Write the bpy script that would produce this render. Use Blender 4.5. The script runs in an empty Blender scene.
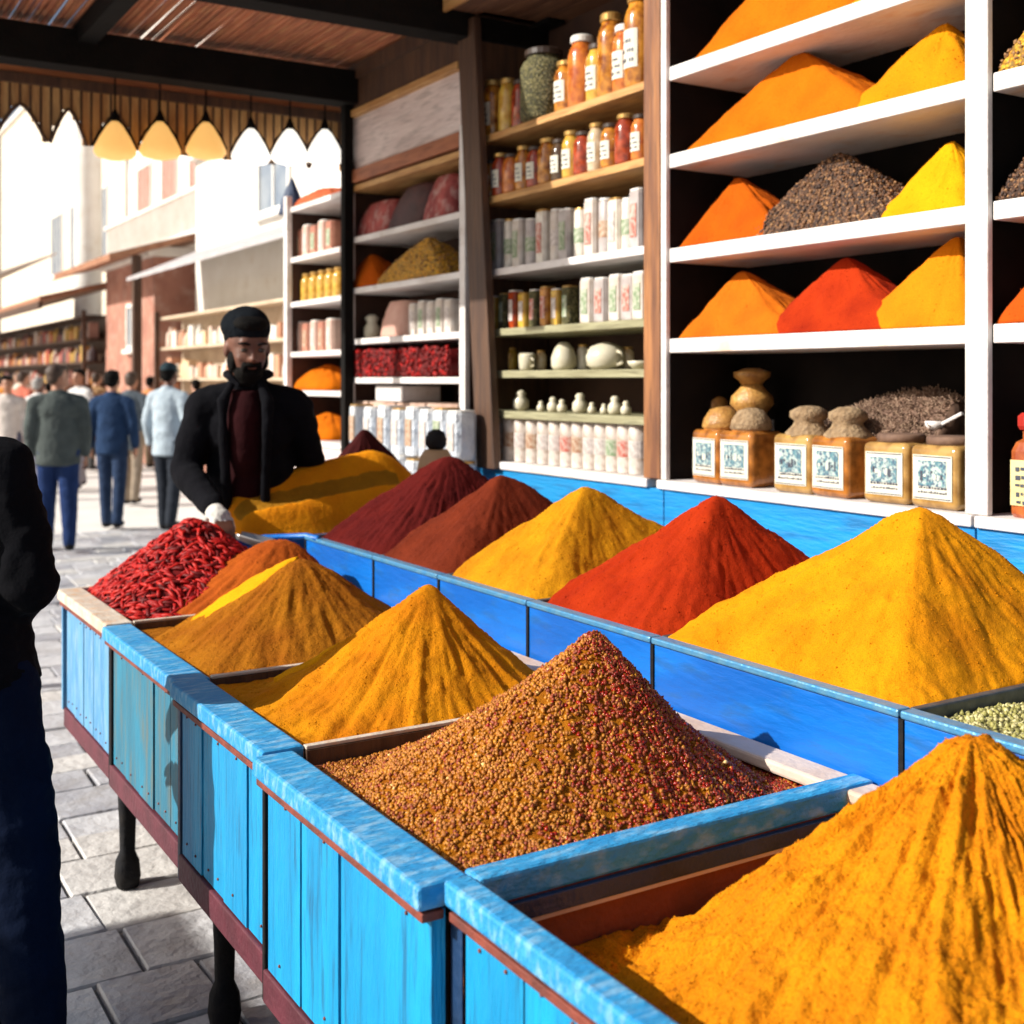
import bpy, bmesh, math, random
from mathutils import Vector, Matrix, Euler, noise
rnd = random.Random(7)
scene = bpy.context.scene
COL = scene.collection
R = math.radians
# ------------------------------------------------------------------ camera geometry
F = 1195.0; HZ = 380.0; CAMH = 1.6
TH = math.atan2(737, F)
FW = Vector((math.sin(TH), math.cos(TH), 0)); RT = Vector((math.cos(TH), -math.sin(TH), 0))
def onX(px, X):                      # Y of the point on the plane X seen in column px
    a = (px-512)/F; d = RT*a+FW
    return d.y*X/d.x
def atZ(px, Z):                      # ground point in column px at depth Z
    d = (RT*((px-512)/F)+FW)*Z
    return d.x, d.y
# ------------------------------------------------------------------ helpers
def tag(o, label=None, cat=None, group=None, kind=None):
    if label: o['label'] = label
    if cat: o['category'] = cat
    if group: o['group'] = group
    if kind: o['kind'] = kind
    return o
def empty(name, loc=(0,0,0), label=None, cat=None, group=None, rz=0):
    o = bpy.data.objects.new(name, None); COL.objects.link(o)
    o.location = loc; o.rotation_euler = (0,0,rz); o.empty_display_size = .1
    return tag(o, label, cat, group)
def kids(o): return [c for c in bpy.data.objects if c.parent == o]
def copy_tree(o, parent=None):
    c = o.copy(); COL.objects.link(c); c.parent = parent
    for ch in kids(o): copy_tree(ch, c)
    return c
def dup(o, loc, label, rz=0, group=None, s=None):
    c = copy_tree(o); c.location = loc; c.rotation_euler = (0,0,rz)
    c['label'] = label
    if group: c['group'] = group
    if s: c.scale = s if hasattr(s, '__len__') else (s,s,s)
    return c
class MB:
    def __init__(s): s.v = []; s.f = []; s.m = []
    def add(s, vs, fs, m=0):
        b = len(s.v); s.v += [tuple(x) for x in vs]
        for f in fs: s.f.append(tuple(i+b for i in f)); s.m.append(m)
    def box(s, a, b, m=0, M=None):
        x0,y0,z0 = a; x1,y1,z1 = b
        if x0 > x1: x0,x1 = x1,x0
        if y0 > y1: y0,y1 = y1,y0
        if z0 > z1: z0,z1 = z1,z0
        vs = [Vector(p) for p in ((x0,y0,z0),(x1,y0,z0),(x1,y1,z0),(x0,y1,z0),(x0,y0,z1),(x1,y0,z1),(x1,y1,z1),(x0,y1,z1))]
        if M: vs = [M @ v for v in vs]
        s.add(vs, [(0,3,2,1),(4,5,6,7),(0,1,5,4),(1,2,6,5),(2,3,7,6),(3,0,4,7)], m); return s
    def beam(s, p, q, w, h, m=0):   # box along p->q
        p = Vector(p); q = Vector(q); d = q-p; L = d.length
        M = Matrix.Translation(p) @ d.to_track_quat('X','Z').to_matrix().to_4x4()
        return s.box((0,-w/2,-h/2),(L,w/2,h/2),m,M)
    def lathe(s, prof, c=(0,0,0), n=20, m=0, M=None, cap=True, sq=None):
        vs = []; fs = []; k = len(prof)
        for r, z in prof:
            for i in range(n):
                t = 2*math.pi*i/n; cx = math.cos(t); sx = math.sin(t)
                if sq:
                    e = 1/((abs(cx)**sq+abs(sx)**sq)**(1/sq)); cx *= e; sx *= e
                vs.append(Vector((c[0]+r*cx, c[1]+r*sx, c[2]+z)))
        for j in range(k-1):
            for i in range(n):
                fs.append((j*n+i, j*n+(i+1)%n, (j+1)*n+(i+1)%n, (j+1)*n+i))
        if cap: fs.append(tuple(range(n-1,-1,-1))); fs.append(tuple((k-1)*n+i for i in range(n)))
        if M: vs = [M @ v for v in vs]
        s.add(vs, fs, m); return s
    def tube(s, pts, rs, n=6, m=0):
        pts = [Vector(p) for p in pts]
        if not hasattr(rs,'__len__'): rs = [rs]*len(pts)
        vs = []; fs = []
        for j,p in enumerate(pts):
            d = (pts[min(j+1,len(pts)-1)]-pts[max(j-1,0)]).normalized()
            u = d.cross(Vector((0.13,0.21,1))).normalized(); w = d.cross(u)
            for i in range(n):
                t = 2*math.pi*i/n; vs.append(p+(u*math.cos(t)+w*math.sin(t))*rs[j])
        for j in range(len(pts)-1):
            for i in range(n): fs.append((j*n+i, j*n+(i+1)%n, (j+1)*n+(i+1)%n, (j+1)*n+i))
        fs.append(tuple(range(n-1,-1,-1))); fs.append(tuple((len(pts)-1)*n+i for i in range(n)))
        s.add(vs, fs, m); return s
    def ball(s, c, r, n=8, k=5, m=0, M=None):
        if not hasattr(r,'__len__'): r = (r,r,r)
        vs = []; fs = []
        Mx = M if M else Matrix.Identity(3)
        for j in range(1,k):
            ph = math.pi*j/k
            for i in range(n):
                t = 2*math.pi*i/n
                vs.append(Vector(c)+Mx@Vector((r[0]*math.sin(ph)*math.cos(t), r[1]*math.sin(ph)*math.sin(t), r[2]*math.cos(ph))))
        a = len(vs); vs.append(Vector(c)+Mx@Vector((0,0,r[2]))); vs.append(Vector(c)+Mx@Vector((0,0,-r[2])))
        for j in range(k-2):
            for i in range(n): fs.append((j*n+i, (j+1)*n+i, (j+1)*n+(i+1)%n, j*n+(i+1)%n))
        for i in range(n):
            fs.append((a, i, (i+1)%n)); fs.append((a+1, (k-2)*n+(i+1)%n, (k-2)*n+i))
        s.add(vs, fs, m); return s
    def octa(s, c, r, M, m=0):
        vs = [Vector(c)+M@Vector(p) for p in ((r[0],0,0),(-r[0],0,0),(0,r[1],0),(0,-r[1],0),(0,0,r[2]),(0,0,-r[2]))]
        s.add(vs, [(0,2,4),(2,1,4),(1,3,4),(3,0,4),(2,0,5),(1,2,5),(3,1,5),(0,3,5)], m); return s
    def build(s, name, mats, parent=None, bevel=0, smooth=False, world=True, seg=2, auto=False):
        me = bpy.data.meshes.new(name)
        off = Vector((0,0,0))
        if parent is not None and world:
            p = parent
            while p is not None: off += p.location; p = p.parent
        me.from_pydata([tuple(Vector(v)-off) for v in s.v], [], s.f)
        if not isinstance(mats,(list,tuple)): mats = [mats]
        for m in mats: me.materials.append(m)
        me.polygons.foreach_set('material_index', s.m)
        me.polygons.foreach_set('use_smooth', [smooth]*len(me.polygons))
        me.update()
        o = bpy.data.objects.new(name, me); COL.objects.link(o); o.parent = parent
        if bevel:
            b = o.modifiers.new('bevel','BEVEL'); b.width = bevel; b.segments = seg; b.limit_method = 'ANGLE'
            b.harden_normals = False
        return o
# ------------------------------------------------------------------ materials
def nodes(name):
    m = bpy.data.materials.new(name); m.use_nodes = True
    nt = m.node_tree; b = nt.nodes['Principled BSDF']
    return m, nt, b
def N(nt, t, **k):
    n = nt.nodes.new(t)
    for a, v in k.items():
        if a in n.inputs: n.inputs[a].default_value = v
        else: setattr(n, a, v)
    return n
def c4(c): return (c[0],c[1],c[2],1)
def mat(name, c1, c2=None, sc=6, rough=.7, bump=0, bsc=60, stretch=(1,1,1), metal=0, lo=.35, hi=.65, detail=6,
        c3=None, sc3=40, amt3=.5, lo3=.5, hi3=.7, spec=None, bstretch=None, bdist=.01, trans=0, emit=None, alpha=None, coat=0):
    m, nt, b = nodes(name); L = nt.links
    b.inputs['Roughness'].default_value = rough; b.inputs['Metallic'].default_value = metal
    if spec is not None: b.inputs['Specular IOR Level'].default_value = spec
    if trans: b.inputs['Transmission Weight'].default_value = trans
    if coat: b.inputs['Coat Weight'].default_value = coat
    if emit: b.inputs['Emission Color'].default_value = c4(emit[0]); b.inputs['Emission Strength'].default_value = emit[1]
    if alpha is not None: b.inputs['Alpha'].default_value = alpha
    tc = N(nt,'ShaderNodeTexCoord'); mp = N(nt,'ShaderNodeMapping'); mp.inputs['Scale'].default_value = stretch
    L.new(tc.outputs['Object'], mp.inputs['Vector'])
    b.inputs['Base Color'].default_value = c4(c1)
    if c2 is None: c2 = tuple(x*.82 for x in c1)
    n = N(nt,'ShaderNodeTexNoise'); n.inputs['Scale'].default_value = sc; n.inputs['Detail'].default_value = detail
    L.new(mp.outputs[0], n.inputs['Vector'])
    r = N(nt,'ShaderNodeMapRange'); r.inputs['From Min'].default_value = lo; r.inputs['From Max'].default_value = hi
    L.new(n.outputs['Fac'], r.inputs['Value'])
    mx = N(nt,'ShaderNodeMix', data_type='RGBA'); mx.inputs['A'].default_value = c4(c1); mx.inputs['B'].default_value = c4(c2)
    L.new(r.outputs[0], mx.inputs['Factor']); out = mx.outputs['Result']
    if c3:
        n3 = N(nt,'ShaderNodeTexNoise'); n3.inputs['Scale'].default_value = sc3; n3.inputs['Detail'].default_value = 4
        L.new(mp.outputs[0], n3.inputs['Vector'])
        r3 = N(nt,'ShaderNodeMapRange'); r3.inputs['From Min'].default_value = lo3; r3.inputs['From Max'].default_value = hi3; r3.inputs['To Max'].default_value = amt3
        L.new(n3.outputs['Fac'], r3.inputs['Value'])
        m3 = N(nt,'ShaderNodeMix', data_type='RGBA'); m3.inputs['B'].default_value = c4(c3)
        L.new(out, m3.inputs['A']); L.new(r3.outputs[0], m3.inputs['Factor']); out = m3.outputs['Result']
    L.new(out, b.inputs['Base Color'])
    if bump:
        mp2 = N(nt,'ShaderNodeMapping'); mp2.inputs['Scale'].default_value = bstretch or stretch
        L.new(tc.outputs['Object'], mp2.inputs['Vector'])
        nb = N(nt,'ShaderNodeTexNoise'); nb.inputs['Scale'].default_value = bsc; nb.inputs['Detail'].default_value = 5
        L.new(mp2.outputs[0], nb.inputs['Vector'])
        bp = N(nt,'ShaderNodeBump'); bp.inputs['Strength'].default_value = bump; bp.inputs['Distance'].default_value = bdist
        L.new(nb.outputs['Fac'], bp.inputs['Height']); L.new(bp.outputs[0], b.inputs['Normal'])
    return m
def powder(name, c, c2, c3=None, bump=.5, fine=420, mid=40):
    m, nt, b = nodes(name); L = nt.links
    b.inputs['Roughness'].default_value = 1; b.inputs['Specular IOR Level'].default_value = .1
    tc = N(nt,'ShaderNodeTexCoord')
    n1 = N(nt,'ShaderNodeTexNoise', Scale=7.0, Detail=5.0); L.new(tc.outputs['Object'], n1.inputs['Vector'])
    r1 = N(nt,'ShaderNodeMapRange'); r1.inputs['From Min'].default_value = .35; r1.inputs['From Max'].default_value = .7
    L.new(n1.outputs['Fac'], r1.inputs['Value'])
    mx = N(nt,'ShaderNodeMix', data_type='RGBA'); mx.inputs['A'].default_value = c4(c); mx.inputs['B'].default_value = c4(c2)
    L.new(r1.outputs[0], mx.inputs['Factor'])
    n2 = N(nt,'ShaderNodeTexNoise', Scale=float(fine), Detail=2.0); L.new(tc.outputs['Object'], n2.inputs['Vector'])
    r2 = N(nt,'ShaderNodeMapRange'); r2.inputs['From Min'].default_value = .5; r2.inputs['From Max'].default_value = .72; r2.inputs['To Max'].default_value = .55
    L.new(n2.outputs['Fac'], r2.inputs['Value'])
    m2 = N(nt,'ShaderNodeMix', data_type='RGBA'); m2.inputs['B'].default_value = c4(c3 or tuple(x*.45 for x in c2))
    L.new(mx.outputs['Result'], m2.inputs['A']); L.new(r2.outputs[0], m2.inputs['Factor'])
    L.new(m2.outputs['Result'], b.inputs['Base Color'])
    n3 = N(nt,'ShaderNodeTexNoise', Scale=float(mid), Detail=8.0, Roughness=.65); L.new(tc.outputs['Object'], n3.inputs['Vector'])
    ad = N(nt,'ShaderNodeMath', operation='ADD'); ml = N(nt,'ShaderNodeMath', operation='MULTIPLY'); ml.inputs[1].default_value = .22
    L.new(n2.outputs['Fac'], ml.inputs[0]); L.new(ml.outputs[0], ad.inputs[0]); L.new(n3.outputs['Fac'], ad.inputs[1])
    bp = N(nt,'ShaderNodeBump'); bp.inputs['Strength'].default_value = bump; bp.inputs['Distance'].default_value = .012
    L.new(ad.outputs[0], bp.inputs['Height']); L.new(bp.outputs[0], b.inputs['Normal'])
    return m
def seedmat(name, c, c2, c3, sc=160):      # voronoi seeds
    m, nt, b = nodes(name); L = nt.links
    b.inputs['Roughness'].default_value = .7
    tc = N(nt,'ShaderNodeTexCoord')
    v = N(nt,'ShaderNodeTexVoronoi', Scale=float(sc)); L.new(tc.outputs['Object'], v.inputs['Vector'])
    sp = N(nt,'ShaderNodeSeparateColor'); L.new(v.outputs['Color'], sp.inputs[0])
    rp = N(nt,'ShaderNodeValToRGB'); e = rp.color_ramp.elements
    e[0].color = c4(c); e[1].color = c4(c2); e[1].position = .6; x = e.new(.92); x.color = c4(c3)
    L.new(sp.outputs[0], rp.inputs[0])
    r2 = N(nt,'ShaderNodeMapRange'); r2.inputs['From Min'].default_value = .2; r2.inputs['From Max'].default_value = .75; r2.inputs['To Min'].default_value = 1; r2.inputs['To Max'].default_value = .25
    L.new(v.outputs['Distance'], r2.inputs['Value'])
    mm = N(nt,'ShaderNodeMix', data_type='RGBA', blend_type='MULTIPLY'); mm.inputs['Factor'].default_value = 1
    L.new(rp.outputs[0], mm.inputs['A']); L.new(r2.outputs[0], mm.inputs['B']); L.new(mm.outputs['Result'], b.inputs['Base Color'])
    bp = N(nt,'ShaderNodeBump'); bp.inputs['Strength'].default_value = .9; bp.inputs['Distance'].default_value = .008
    L.new(r2.outputs[0], bp.inputs['Height']); L.new(bp.outputs[0], b.inputs['Normal'])
    return m
# paints
BLUE = mat('bright_blue_paint', (.003,.33,.62), (.002,.22,.47), sc=3, rough=.5, bump=.8, bsc=34, stretch=(4,4,.35), c3=(.01,.10,.22), sc3=16, amt3=.7, lo3=.56, hi3=.72)
BLUE_RIM = mat('worn_blue_rim_paint', (.010,.24,.54), (.03,.30,.58), sc=9, rough=.6, bump=.9, bsc=40, stretch=(1,3.2,1.5), c3=(.30,.50,.64), sc3=18, amt3=.55, lo3=.5, hi3=.68, bdist=.008)
BLUE_FAR = mat('faded_blue_paint', (.10,.30,.50), (.06,.22,.42), sc=5, rough=.6, bump=.4, bsc=30, stretch=(3,3,.5), c3=(.3,.42,.52), sc3=18, amt3=.6)
BLUE_SHADE = mat('weathered_shaded_blue', (.015,.19,.30), (.02,.13,.2), sc=5, rough=.6, bump=.4, bsc=30, stretch=(3,3,.5), c3=(.14,.13,.08), sc3=14, amt3=.6)  # a bystander's cast shadow is put into this darker panel colour
ROYAL = mat('royal_blue_enamel', (.002,.17,.62), (.002,.10,.42), sc=5, rough=.4, bump=.35, bsc=30, stretch=(1,.5,2), c3=(.02,.09,.22), sc3=16, amt3=.6, lo3=.54, hi3=.72)
SKY_P = mat('sky_blue_counter_paint', (.003,.25,.56), (.004,.18,.44), sc=4, rough=.5, bump=.5, bsc=30, stretch=(1,.4,3), c3=(.01,.10,.25), sc3=12, amt3=.6, lo3=.54, hi3=.72)
NAVYP = mat('navy_post_and_shade_paint', (.008,.035,.10), (.005,.02,.05), sc=8, rough=.5, bump=.4)
MAROON = mat('maroon_skirting_paint', (.11,.018,.03), (.07,.012,.02), sc=9, rough=.6, bump=.4)
RUST = mat('rust_red_trim', (.22,.045,.025), (.12,.03,.02), sc=20, rough=.7, bump=.5)
BLACKM = mat('blackened_iron', (.006,.006,.008), (.012,.010,.009), sc=20, rough=.75, spec=.2, bump=.5, bsc=50)
DGREY = mat('dark_grey_tray_metal', (.05,.06,.07), (.10,.11,.12), sc=20, rough=.45, metal=.4, bump=.2)
BROWNIN = mat('red_brown_bin_lining', (.26,.06,.022), (.16,.04,.016), sc=7, rough=.8, bump=.5)
CREAM = mat('cream_edge_paint', (.62,.55,.46), (.46,.38,.3), sc=12, rough=.7, bump=.3, c3=(.6,.28,.08), sc3=30, amt3=.5)
PINKW = mat('spice_stained_white_board', (.62,.5,.42), (.5,.3,.18), sc=6, rough=.7, bump=.3, lo=.45, hi=.75)
WHITE = mat('white_shelf_paint', (.74,.71,.69), (.6,.55,.52), sc=8, rough=.6, bump=.35, bsc=40, stretch=(1,.4,1), c3=(.35,.28,.22), sc3=25, amt3=.5, lo3=.6, hi3=.75)
SBOARD = mat('spice_dusted_white_board', (.76,.73,.70), (.66,.62,.58), sc=6, rough=.6, bump=.4, bsc=40, stretch=(1,.6,1), c3=(.62,.36,.16), sc3=11, amt3=.55, lo3=.56, hi3=.74)
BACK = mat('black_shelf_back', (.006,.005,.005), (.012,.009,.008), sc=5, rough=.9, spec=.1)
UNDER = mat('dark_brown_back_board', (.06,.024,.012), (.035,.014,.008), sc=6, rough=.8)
def wood(name, a, b, st=(1,1,8), sc=4, rough=.6):
    return mat(name, a, b, sc=sc, rough=rough, bump=.5, bsc=sc*4, stretch=st, detail=9, c3=tuple(x*.5 for x in b), sc3=sc*3, amt3=.6)
OAK = wood('honey_wood', (.58,.33,.12), (.42,.2,.06), (6,.6,6))
OAKV = wood('honey_wood_post', (.36,.15,.05), (.16,.06,.025), (6,6,.5))
DWV = wood('dark_wood_post', (.10,.045,.02), (.05,.022,.012), (7,7,.5))
GREENW = wood('pale_olive_wood', (.36,.34,.2), (.24,.22,.12), (6,.6,6))
BEAM = mat('black_beam', (.003,.0025,.002), (.006,.0045,.0035), sc=6, rough=.85, bump=.4, spec=.15)
REED = mat('red_brown_reed', (.52,.17,.07), (.28,.08,.03), sc=5, rough=.7, bump=.5, stretch=(6,.5,6), c3=(.5,.24,.09), sc3=12, amt3=.7)
TAN = wood('tan_slat', (.6,.36,.14), (.42,.2,.07), (6,6,.6))
PLUM = wood('plum_painted_board', (.74,.62,.58), (.6,.48,.45), (4,.5,4))
STONE = mat('grey_paving_stone', (.60,.60,.61), (.44,.44,.46), sc=5, rough=.38, bump=.6, bsc=22, bdist=.02, c3=(.3,.28,.27), sc3=3, amt3=.6)
STONE2 = mat('dark_paving_stone', (.46,.46,.48), (.32,.32,.35), sc=6, rough=.33, bump=.6, bsc=22, bdist=.02, c3=(.3,.28,.27), sc3=9, amt3=.7)
STONE3 = mat('warm_paving_stone', (.62,.60,.57), (.48,.46,.44), sc=5, rough=.45, bump=.6, bsc=22, bdist=.02)
GROUT = mat('sandy_joint_ground', (.72,.69,.65), (.62,.59,.55), sc=2, rough=.9, bump=.3, bsc=40)
CURB = mat('rusty_drain_strip', (.26,.13,.08), (.17,.09,.06), sc=15, rough=.7, bump=.5)
# spices
TURM = powder('turmeric_powder', (.68,.265,.003), (.56,.18,.002))
GOLD = powder('golden_curry_powder', (.62,.235,.004), (.50,.145,.003), bump=.9, mid=24)
NEARG = powder('coarse_turmeric', (.68,.25,.004), (.50,.135,.003), bump=1.0, mid=30, fine=260)
OCHRE = powder('ochre_powder', (.78,.29,.006), (.66,.20,.005))
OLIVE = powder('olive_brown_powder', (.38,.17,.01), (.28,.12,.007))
CUMIN = powder('cumin_powder', (.38,.135,.006), (.27,.075,.004), bump=.9)
ORNG = powder('orange_shelf_powder', (.54,.135,.003), (.46,.10,.002), bump=.5)
ORNG2 = powder('deep_orange_powder', (.44,.085,.003), (.36,.06,.003), bump=.5)
YELL = powder('bright_yellow_powder', (.72,.32,.004), (.64,.25,.003), bump=.35)
RED = powder('red_paprika', (.38,.028,.003), (.28,.016,.002))
RED2 = powder('red_chilli_powder', (.38,.03,.004), (.24,.014,.003), bump=.35)
BRICK = powder('brick_brown_spice', (.15,.022,.007), (.10,.014,.005))
MARO = powder('maroon_sumac', (.10,.008,.006), (.065,.005,.005))
DMARO = powder('dark_sumac', (.05,.008,.008), (.035,.006,.006))
PEPPER = seedmat('brown_peppercorn', (.05,.02,.01), (.16,.07,.03), (.34,.17,.07), 95)
GREENS = seedmat('pale_green_seed', (.3,.27,.07), (.46,.42,.14), (.62,.58,.3), 110)
YSEED = seedmat('yellow_seed', (.80,.34,.01), (.85,.42,.015), (.7,.42,.05), 90)
GRAIN = [mat('grain_brown', (.42,.15,.008), (.3,.09,.006), sc=30, rough=.6), mat('grain_gold', (.52,.21,.01), (.4,.14,.008), sc=30, rough=.5),
         mat('grain_rust', (.30,.05,.008), (.2,.03,.006), sc=30, rough=.6), mat('grain_red', (.34,.016,.005), (.24,.010,.004), sc=30, rough=.25),
         mat('grain_pale', (.75,.5,.2), (.7,.4,.1), sc=30, rough=.5)]
CHIL = [mat('chilli_red', (.42,.008,.006), (.27,.005,.005), sc=30, rough=.55, spec=.2), mat('chilli_dark', (.14,.005,.005), (.09,.004,.004), sc=30, rough=.55, spec=.2), mat('chilli_bright', (.52,.016,.008), (.40,.010,.006), sc=30, rough=.5, spec=.25)]
TWIG = [mat('twig_brown', (.19,.11,.07), (.11,.06,.04), sc=30, rough=.8), mat('twig_pale', (.34,.23,.16), (.25,.16,.1), sc=30, rough=.8)]
PEPG = [mat('pepper_grain_dark', (.05,.022,.012), (.03,.015,.01), sc=30, rough=.6), mat('pepper_grain_brown', (.17,.075,.03), (.12,.05,.02), sc=30, rough=.6), mat('pepper_grain_tan', (.34,.18,.07), (.25,.12,.05), sc=30, rough=.6)]
GRNG = [mat('seed_green', (.34,.31,.09), (.26,.24,.06), sc=30, rough=.6), mat('seed_pale', (.55,.5,.24), (.48,.42,.18), sc=30, rough=.6), mat('seed_olive', (.2,.18,.05), (.15,.14,.04), sc=30, rough=.6)]
# ------------------------------------------------------------------ heaps
def profile(t, round_=.05, conc=1.12):
    if t <= 0: return 0
    v = t**conc
    if t > 1-round_*2:
        e = (t-(1-round_*2))/(round_*2); v -= round_*.9*e*e
    return v
def heap_fn(x0,x1,y0,y1,zb,ap,p=5,amp=.006,streak=.01,conc=1.12,seed=0,fr=14,rot=0,rd=.05,edge=0):
    ax, ay, az = ap
    def fn(x,y):
        dx, dy = x-ax, y-ay
        if rot:
            c,s_ = math.cos(rot), math.sin(rot); dx,dy = c*dx+s_*dy, -s_*dx+c*dy
        ux = dx/((ax-x0) if dx<0 else (x1-ax)); uy = dy/((ay-y0) if dy<0 else (y1-ay))
        d = (abs(ux)**p+abs(uy)**p)**(1/p)
        d *= 1+.05*noise.noise(Vector((x*5+seed,y*5,seed)))
        if edge: d *= 1+edge*noise.noise(Vector((x*14+seed,y*14,3)))
        h = (az-zb)*profile(1-d, rd, conc)
        th = math.atan2(y-ay, x-ax); rr = math.hypot(x-ax,y-ay)
        k = min(1, rr*8)*(1 if d<1 else .3)
        h += k*streak*(noise.noise(Vector((math.cos(th)*fr+seed, math.sin(th)*fr, rr*6)))+.45*noise.noise(Vector((math.cos(th)*fr*3.3+seed, math.sin(th)*fr*3.3, rr*14))))
        h += amp*noise.noise(Vector((x*13+seed,y*13,seed*.7)))*1.5 + amp*.6*noise.noise(Vector((x*45,y*45,seed)))
        return zb+h
    return fn
def grid_heap(name,label,cat,x0,x1,y0,y1,fn,mats,n=110,depth=.12,group=None,scatter=None,ofs=None,zmin=None,clods=1500):
    mb = MB(); nx = n; ny = max(20,int(n*(y1-y0)/(x1-x0)))
    zs = []
    for j in range(ny+1):
        for i in range(nx+1):
            x = x0+(x1-x0)*i/nx; y = y0+(y1-y0)*j/ny; zs.append((x,y,fn(x,y)))
    W = nx+1; fs = []
    for j in range(ny):
        for i in range(nx): fs.append((j*W+i, j*W+i+1, (j+1)*W+i+1, (j+1)*W+i))
    ring = [i for i in range(W)]+[j*W+nx for j in range(1,ny+1)]+[ny*W+i for i in range(nx-1,-1,-1)]+[j*W for j in range(ny-1,0,-1)]
    b = len(zs); zb = (zmin if zmin is not None else min(z for _,_,z in zs)-depth)
    for r in ring: zs.append((zs[r][0],zs[r][1],zb))
    L = len(ring)
    for k in range(L): fs.append((ring[(k+1)%L], ring[k], b+k, b+(k+1)%L))
    fs.append(tuple(b+k for k in range(L))[::-1])
    mb.add(zs, fs, 0)
    if scatter: scatter(mb, fn, x0,x1,y0,y1)
    else:
        for _ in range(clods):
            x = rnd.uniform(x0+.01,x1-.01); y = rnd.uniform(y0+.01,y1-.01); z = fn(x,y)
            hmax = max(fn((x0+x1)/2,(y0+y1)/2),z)
            sz = rnd.uniform(.001,.0026)*(1.5 if rnd.random()<.04 else 1)
            mb.octa((x,y,z+sz*.2),(sz,sz*.85,sz*.7),Euler((rnd.uniform(0,6),rnd.uniform(0,6),0)).to_matrix(),0)
    e = empty(name,(0,0,0)) if False else None
    o = mb.build(name, mats, None, smooth=True)
    # put origin at base centre
    c = Vector(((x0+x1)/2,(y0+y1)/2,zb)); o.data.transform(Matrix.Translation(-c)); o.location = c
    return tag(o, label, cat, group)
def grains(num, size, mats_w, base=1, el=(1,1,1), sink=.2):
    def sc(mb, fn, x0,x1,y0,y1):
        for _ in range(num):
            x = rnd.uniform(x0+.005,x1-.005); y = rnd.uniform(y0+.005,y1-.005); z = fn(x,y)
            s = size*rnd.uniform(.7,1.25)
            M = Euler((rnd.uniform(0,6.3),rnd.uniform(0,6.3),rnd.uniform(0,6.3))).to_matrix()
            r = rnd.random(); m = base; acc = 0
            for k,w in enumerate(mats_w):
                acc += w
                if r < acc: m = base+k; break
            mb.octa((x,y,z+s*sink), (s*el[0],s*el[1],s*el[2]), M, m)
    return sc
def polar_heap(name,label,cat,x0,x1,y0,y1,ap,zb,mats,p=4,amp=.008,streak=.014,conc=1.05,seed=0,nt=72,nr=34,group=None,grain=None):
    mb = MB(); ax,ay,az = ap; vs = [Vector((ax,ay,az))]; fs = []
    ed = []
    for i in range(nt):
        t = 2*math.pi*i/nt; c,s_ = math.cos(t), math.sin(t)
        a = (x1-ax) if c>0 else (ax-x0); b = (y1-ay) if s_>0 else (ay-y0)
        e = 1/((abs(c)**p+abs(s_)**p)**(1/p))
        ed.append((a*c*e, b*s_*e, 1+.05*noise.noise(Vector((c*3+seed,s_*3,0)))))
    def pt(i,s):
        ex,ey,w = ed[i]; x = ax+ex*s*w; y = ay+ey*s*w
        h = (az-zb)*profile(1-s,.05,conc)
        h += math.sin(math.pi*s)*(streak*noise.noise(Vector((ex*40+seed,ey*40,s*4)))+amp*noise.noise(Vector((x*18,y*18,seed)))+amp*.4*noise.noise(Vector((x*50,y*50,seed))))
        return Vector((x,y,zb+max(0,h)))
    vs[0] = Vector((ax,ay,zb+(az-zb)*profile(1,.05,conc)))
    for j in range(1,nr+1):
        for i in range(nt): vs.append(pt(i,j/nr))
    for i in range(nt): fs.append((0,1+i,1+(i+1)%nt))
    for j in range(nr-1):
        for i in range(nt): fs.append((1+j*nt+i,1+(j+1)*nt+i,1+(j+1)*nt+(i+1)%nt,1+j*nt+(i+1)%nt))
    base = len(vs)
    fs.append(tuple(1+(nr-1)*nt+i for i in range(nt))[::-1])
    mb.add(vs, fs, 0)
    if grain:
        num,size,ws,el = grain
        for _ in range(num):
            i = rnd.randrange(nt); s = math.sqrt(rnd.random()); q = pt(i,s)
            sz = size*rnd.uniform(.7,1.3); r = rnd.random(); acc = 0; m = 1
            for k,w in enumerate(ws):
                acc += w
                if r < acc: m = 1+k; break
            mb.octa(q+Vector((rnd.uniform(-1,1)*.004,rnd.uniform(-1,1)*.006,sz*.2)), (sz*el[0],sz*el[1],sz*el[2]), Euler((rnd.uniform(0,6.3),rnd.uniform(0,6.3),rnd.uniform(0,6.3))).to_matrix(), m)
    else:
        for _ in range(420):
            i = rnd.randrange(nt); q = pt(i,rnd.random()**.6); sz = rnd.uniform(.0015,.0035)
            mb.octa(q+Vector((0,rnd.uniform(-1,1)*.006,0)),(sz,sz*.8,sz*.7),Euler((rnd.uniform(0,6.3),rnd.uniform(0,6.3),0)).to_matrix(),0)
    o = mb.build(name, mats, None, smooth=True)
    c = Vector((ax,ay,zb)); o.data.transform(Matrix.Translation(-c)); o.location = c
    return tag(o,label,cat,group)
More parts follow.
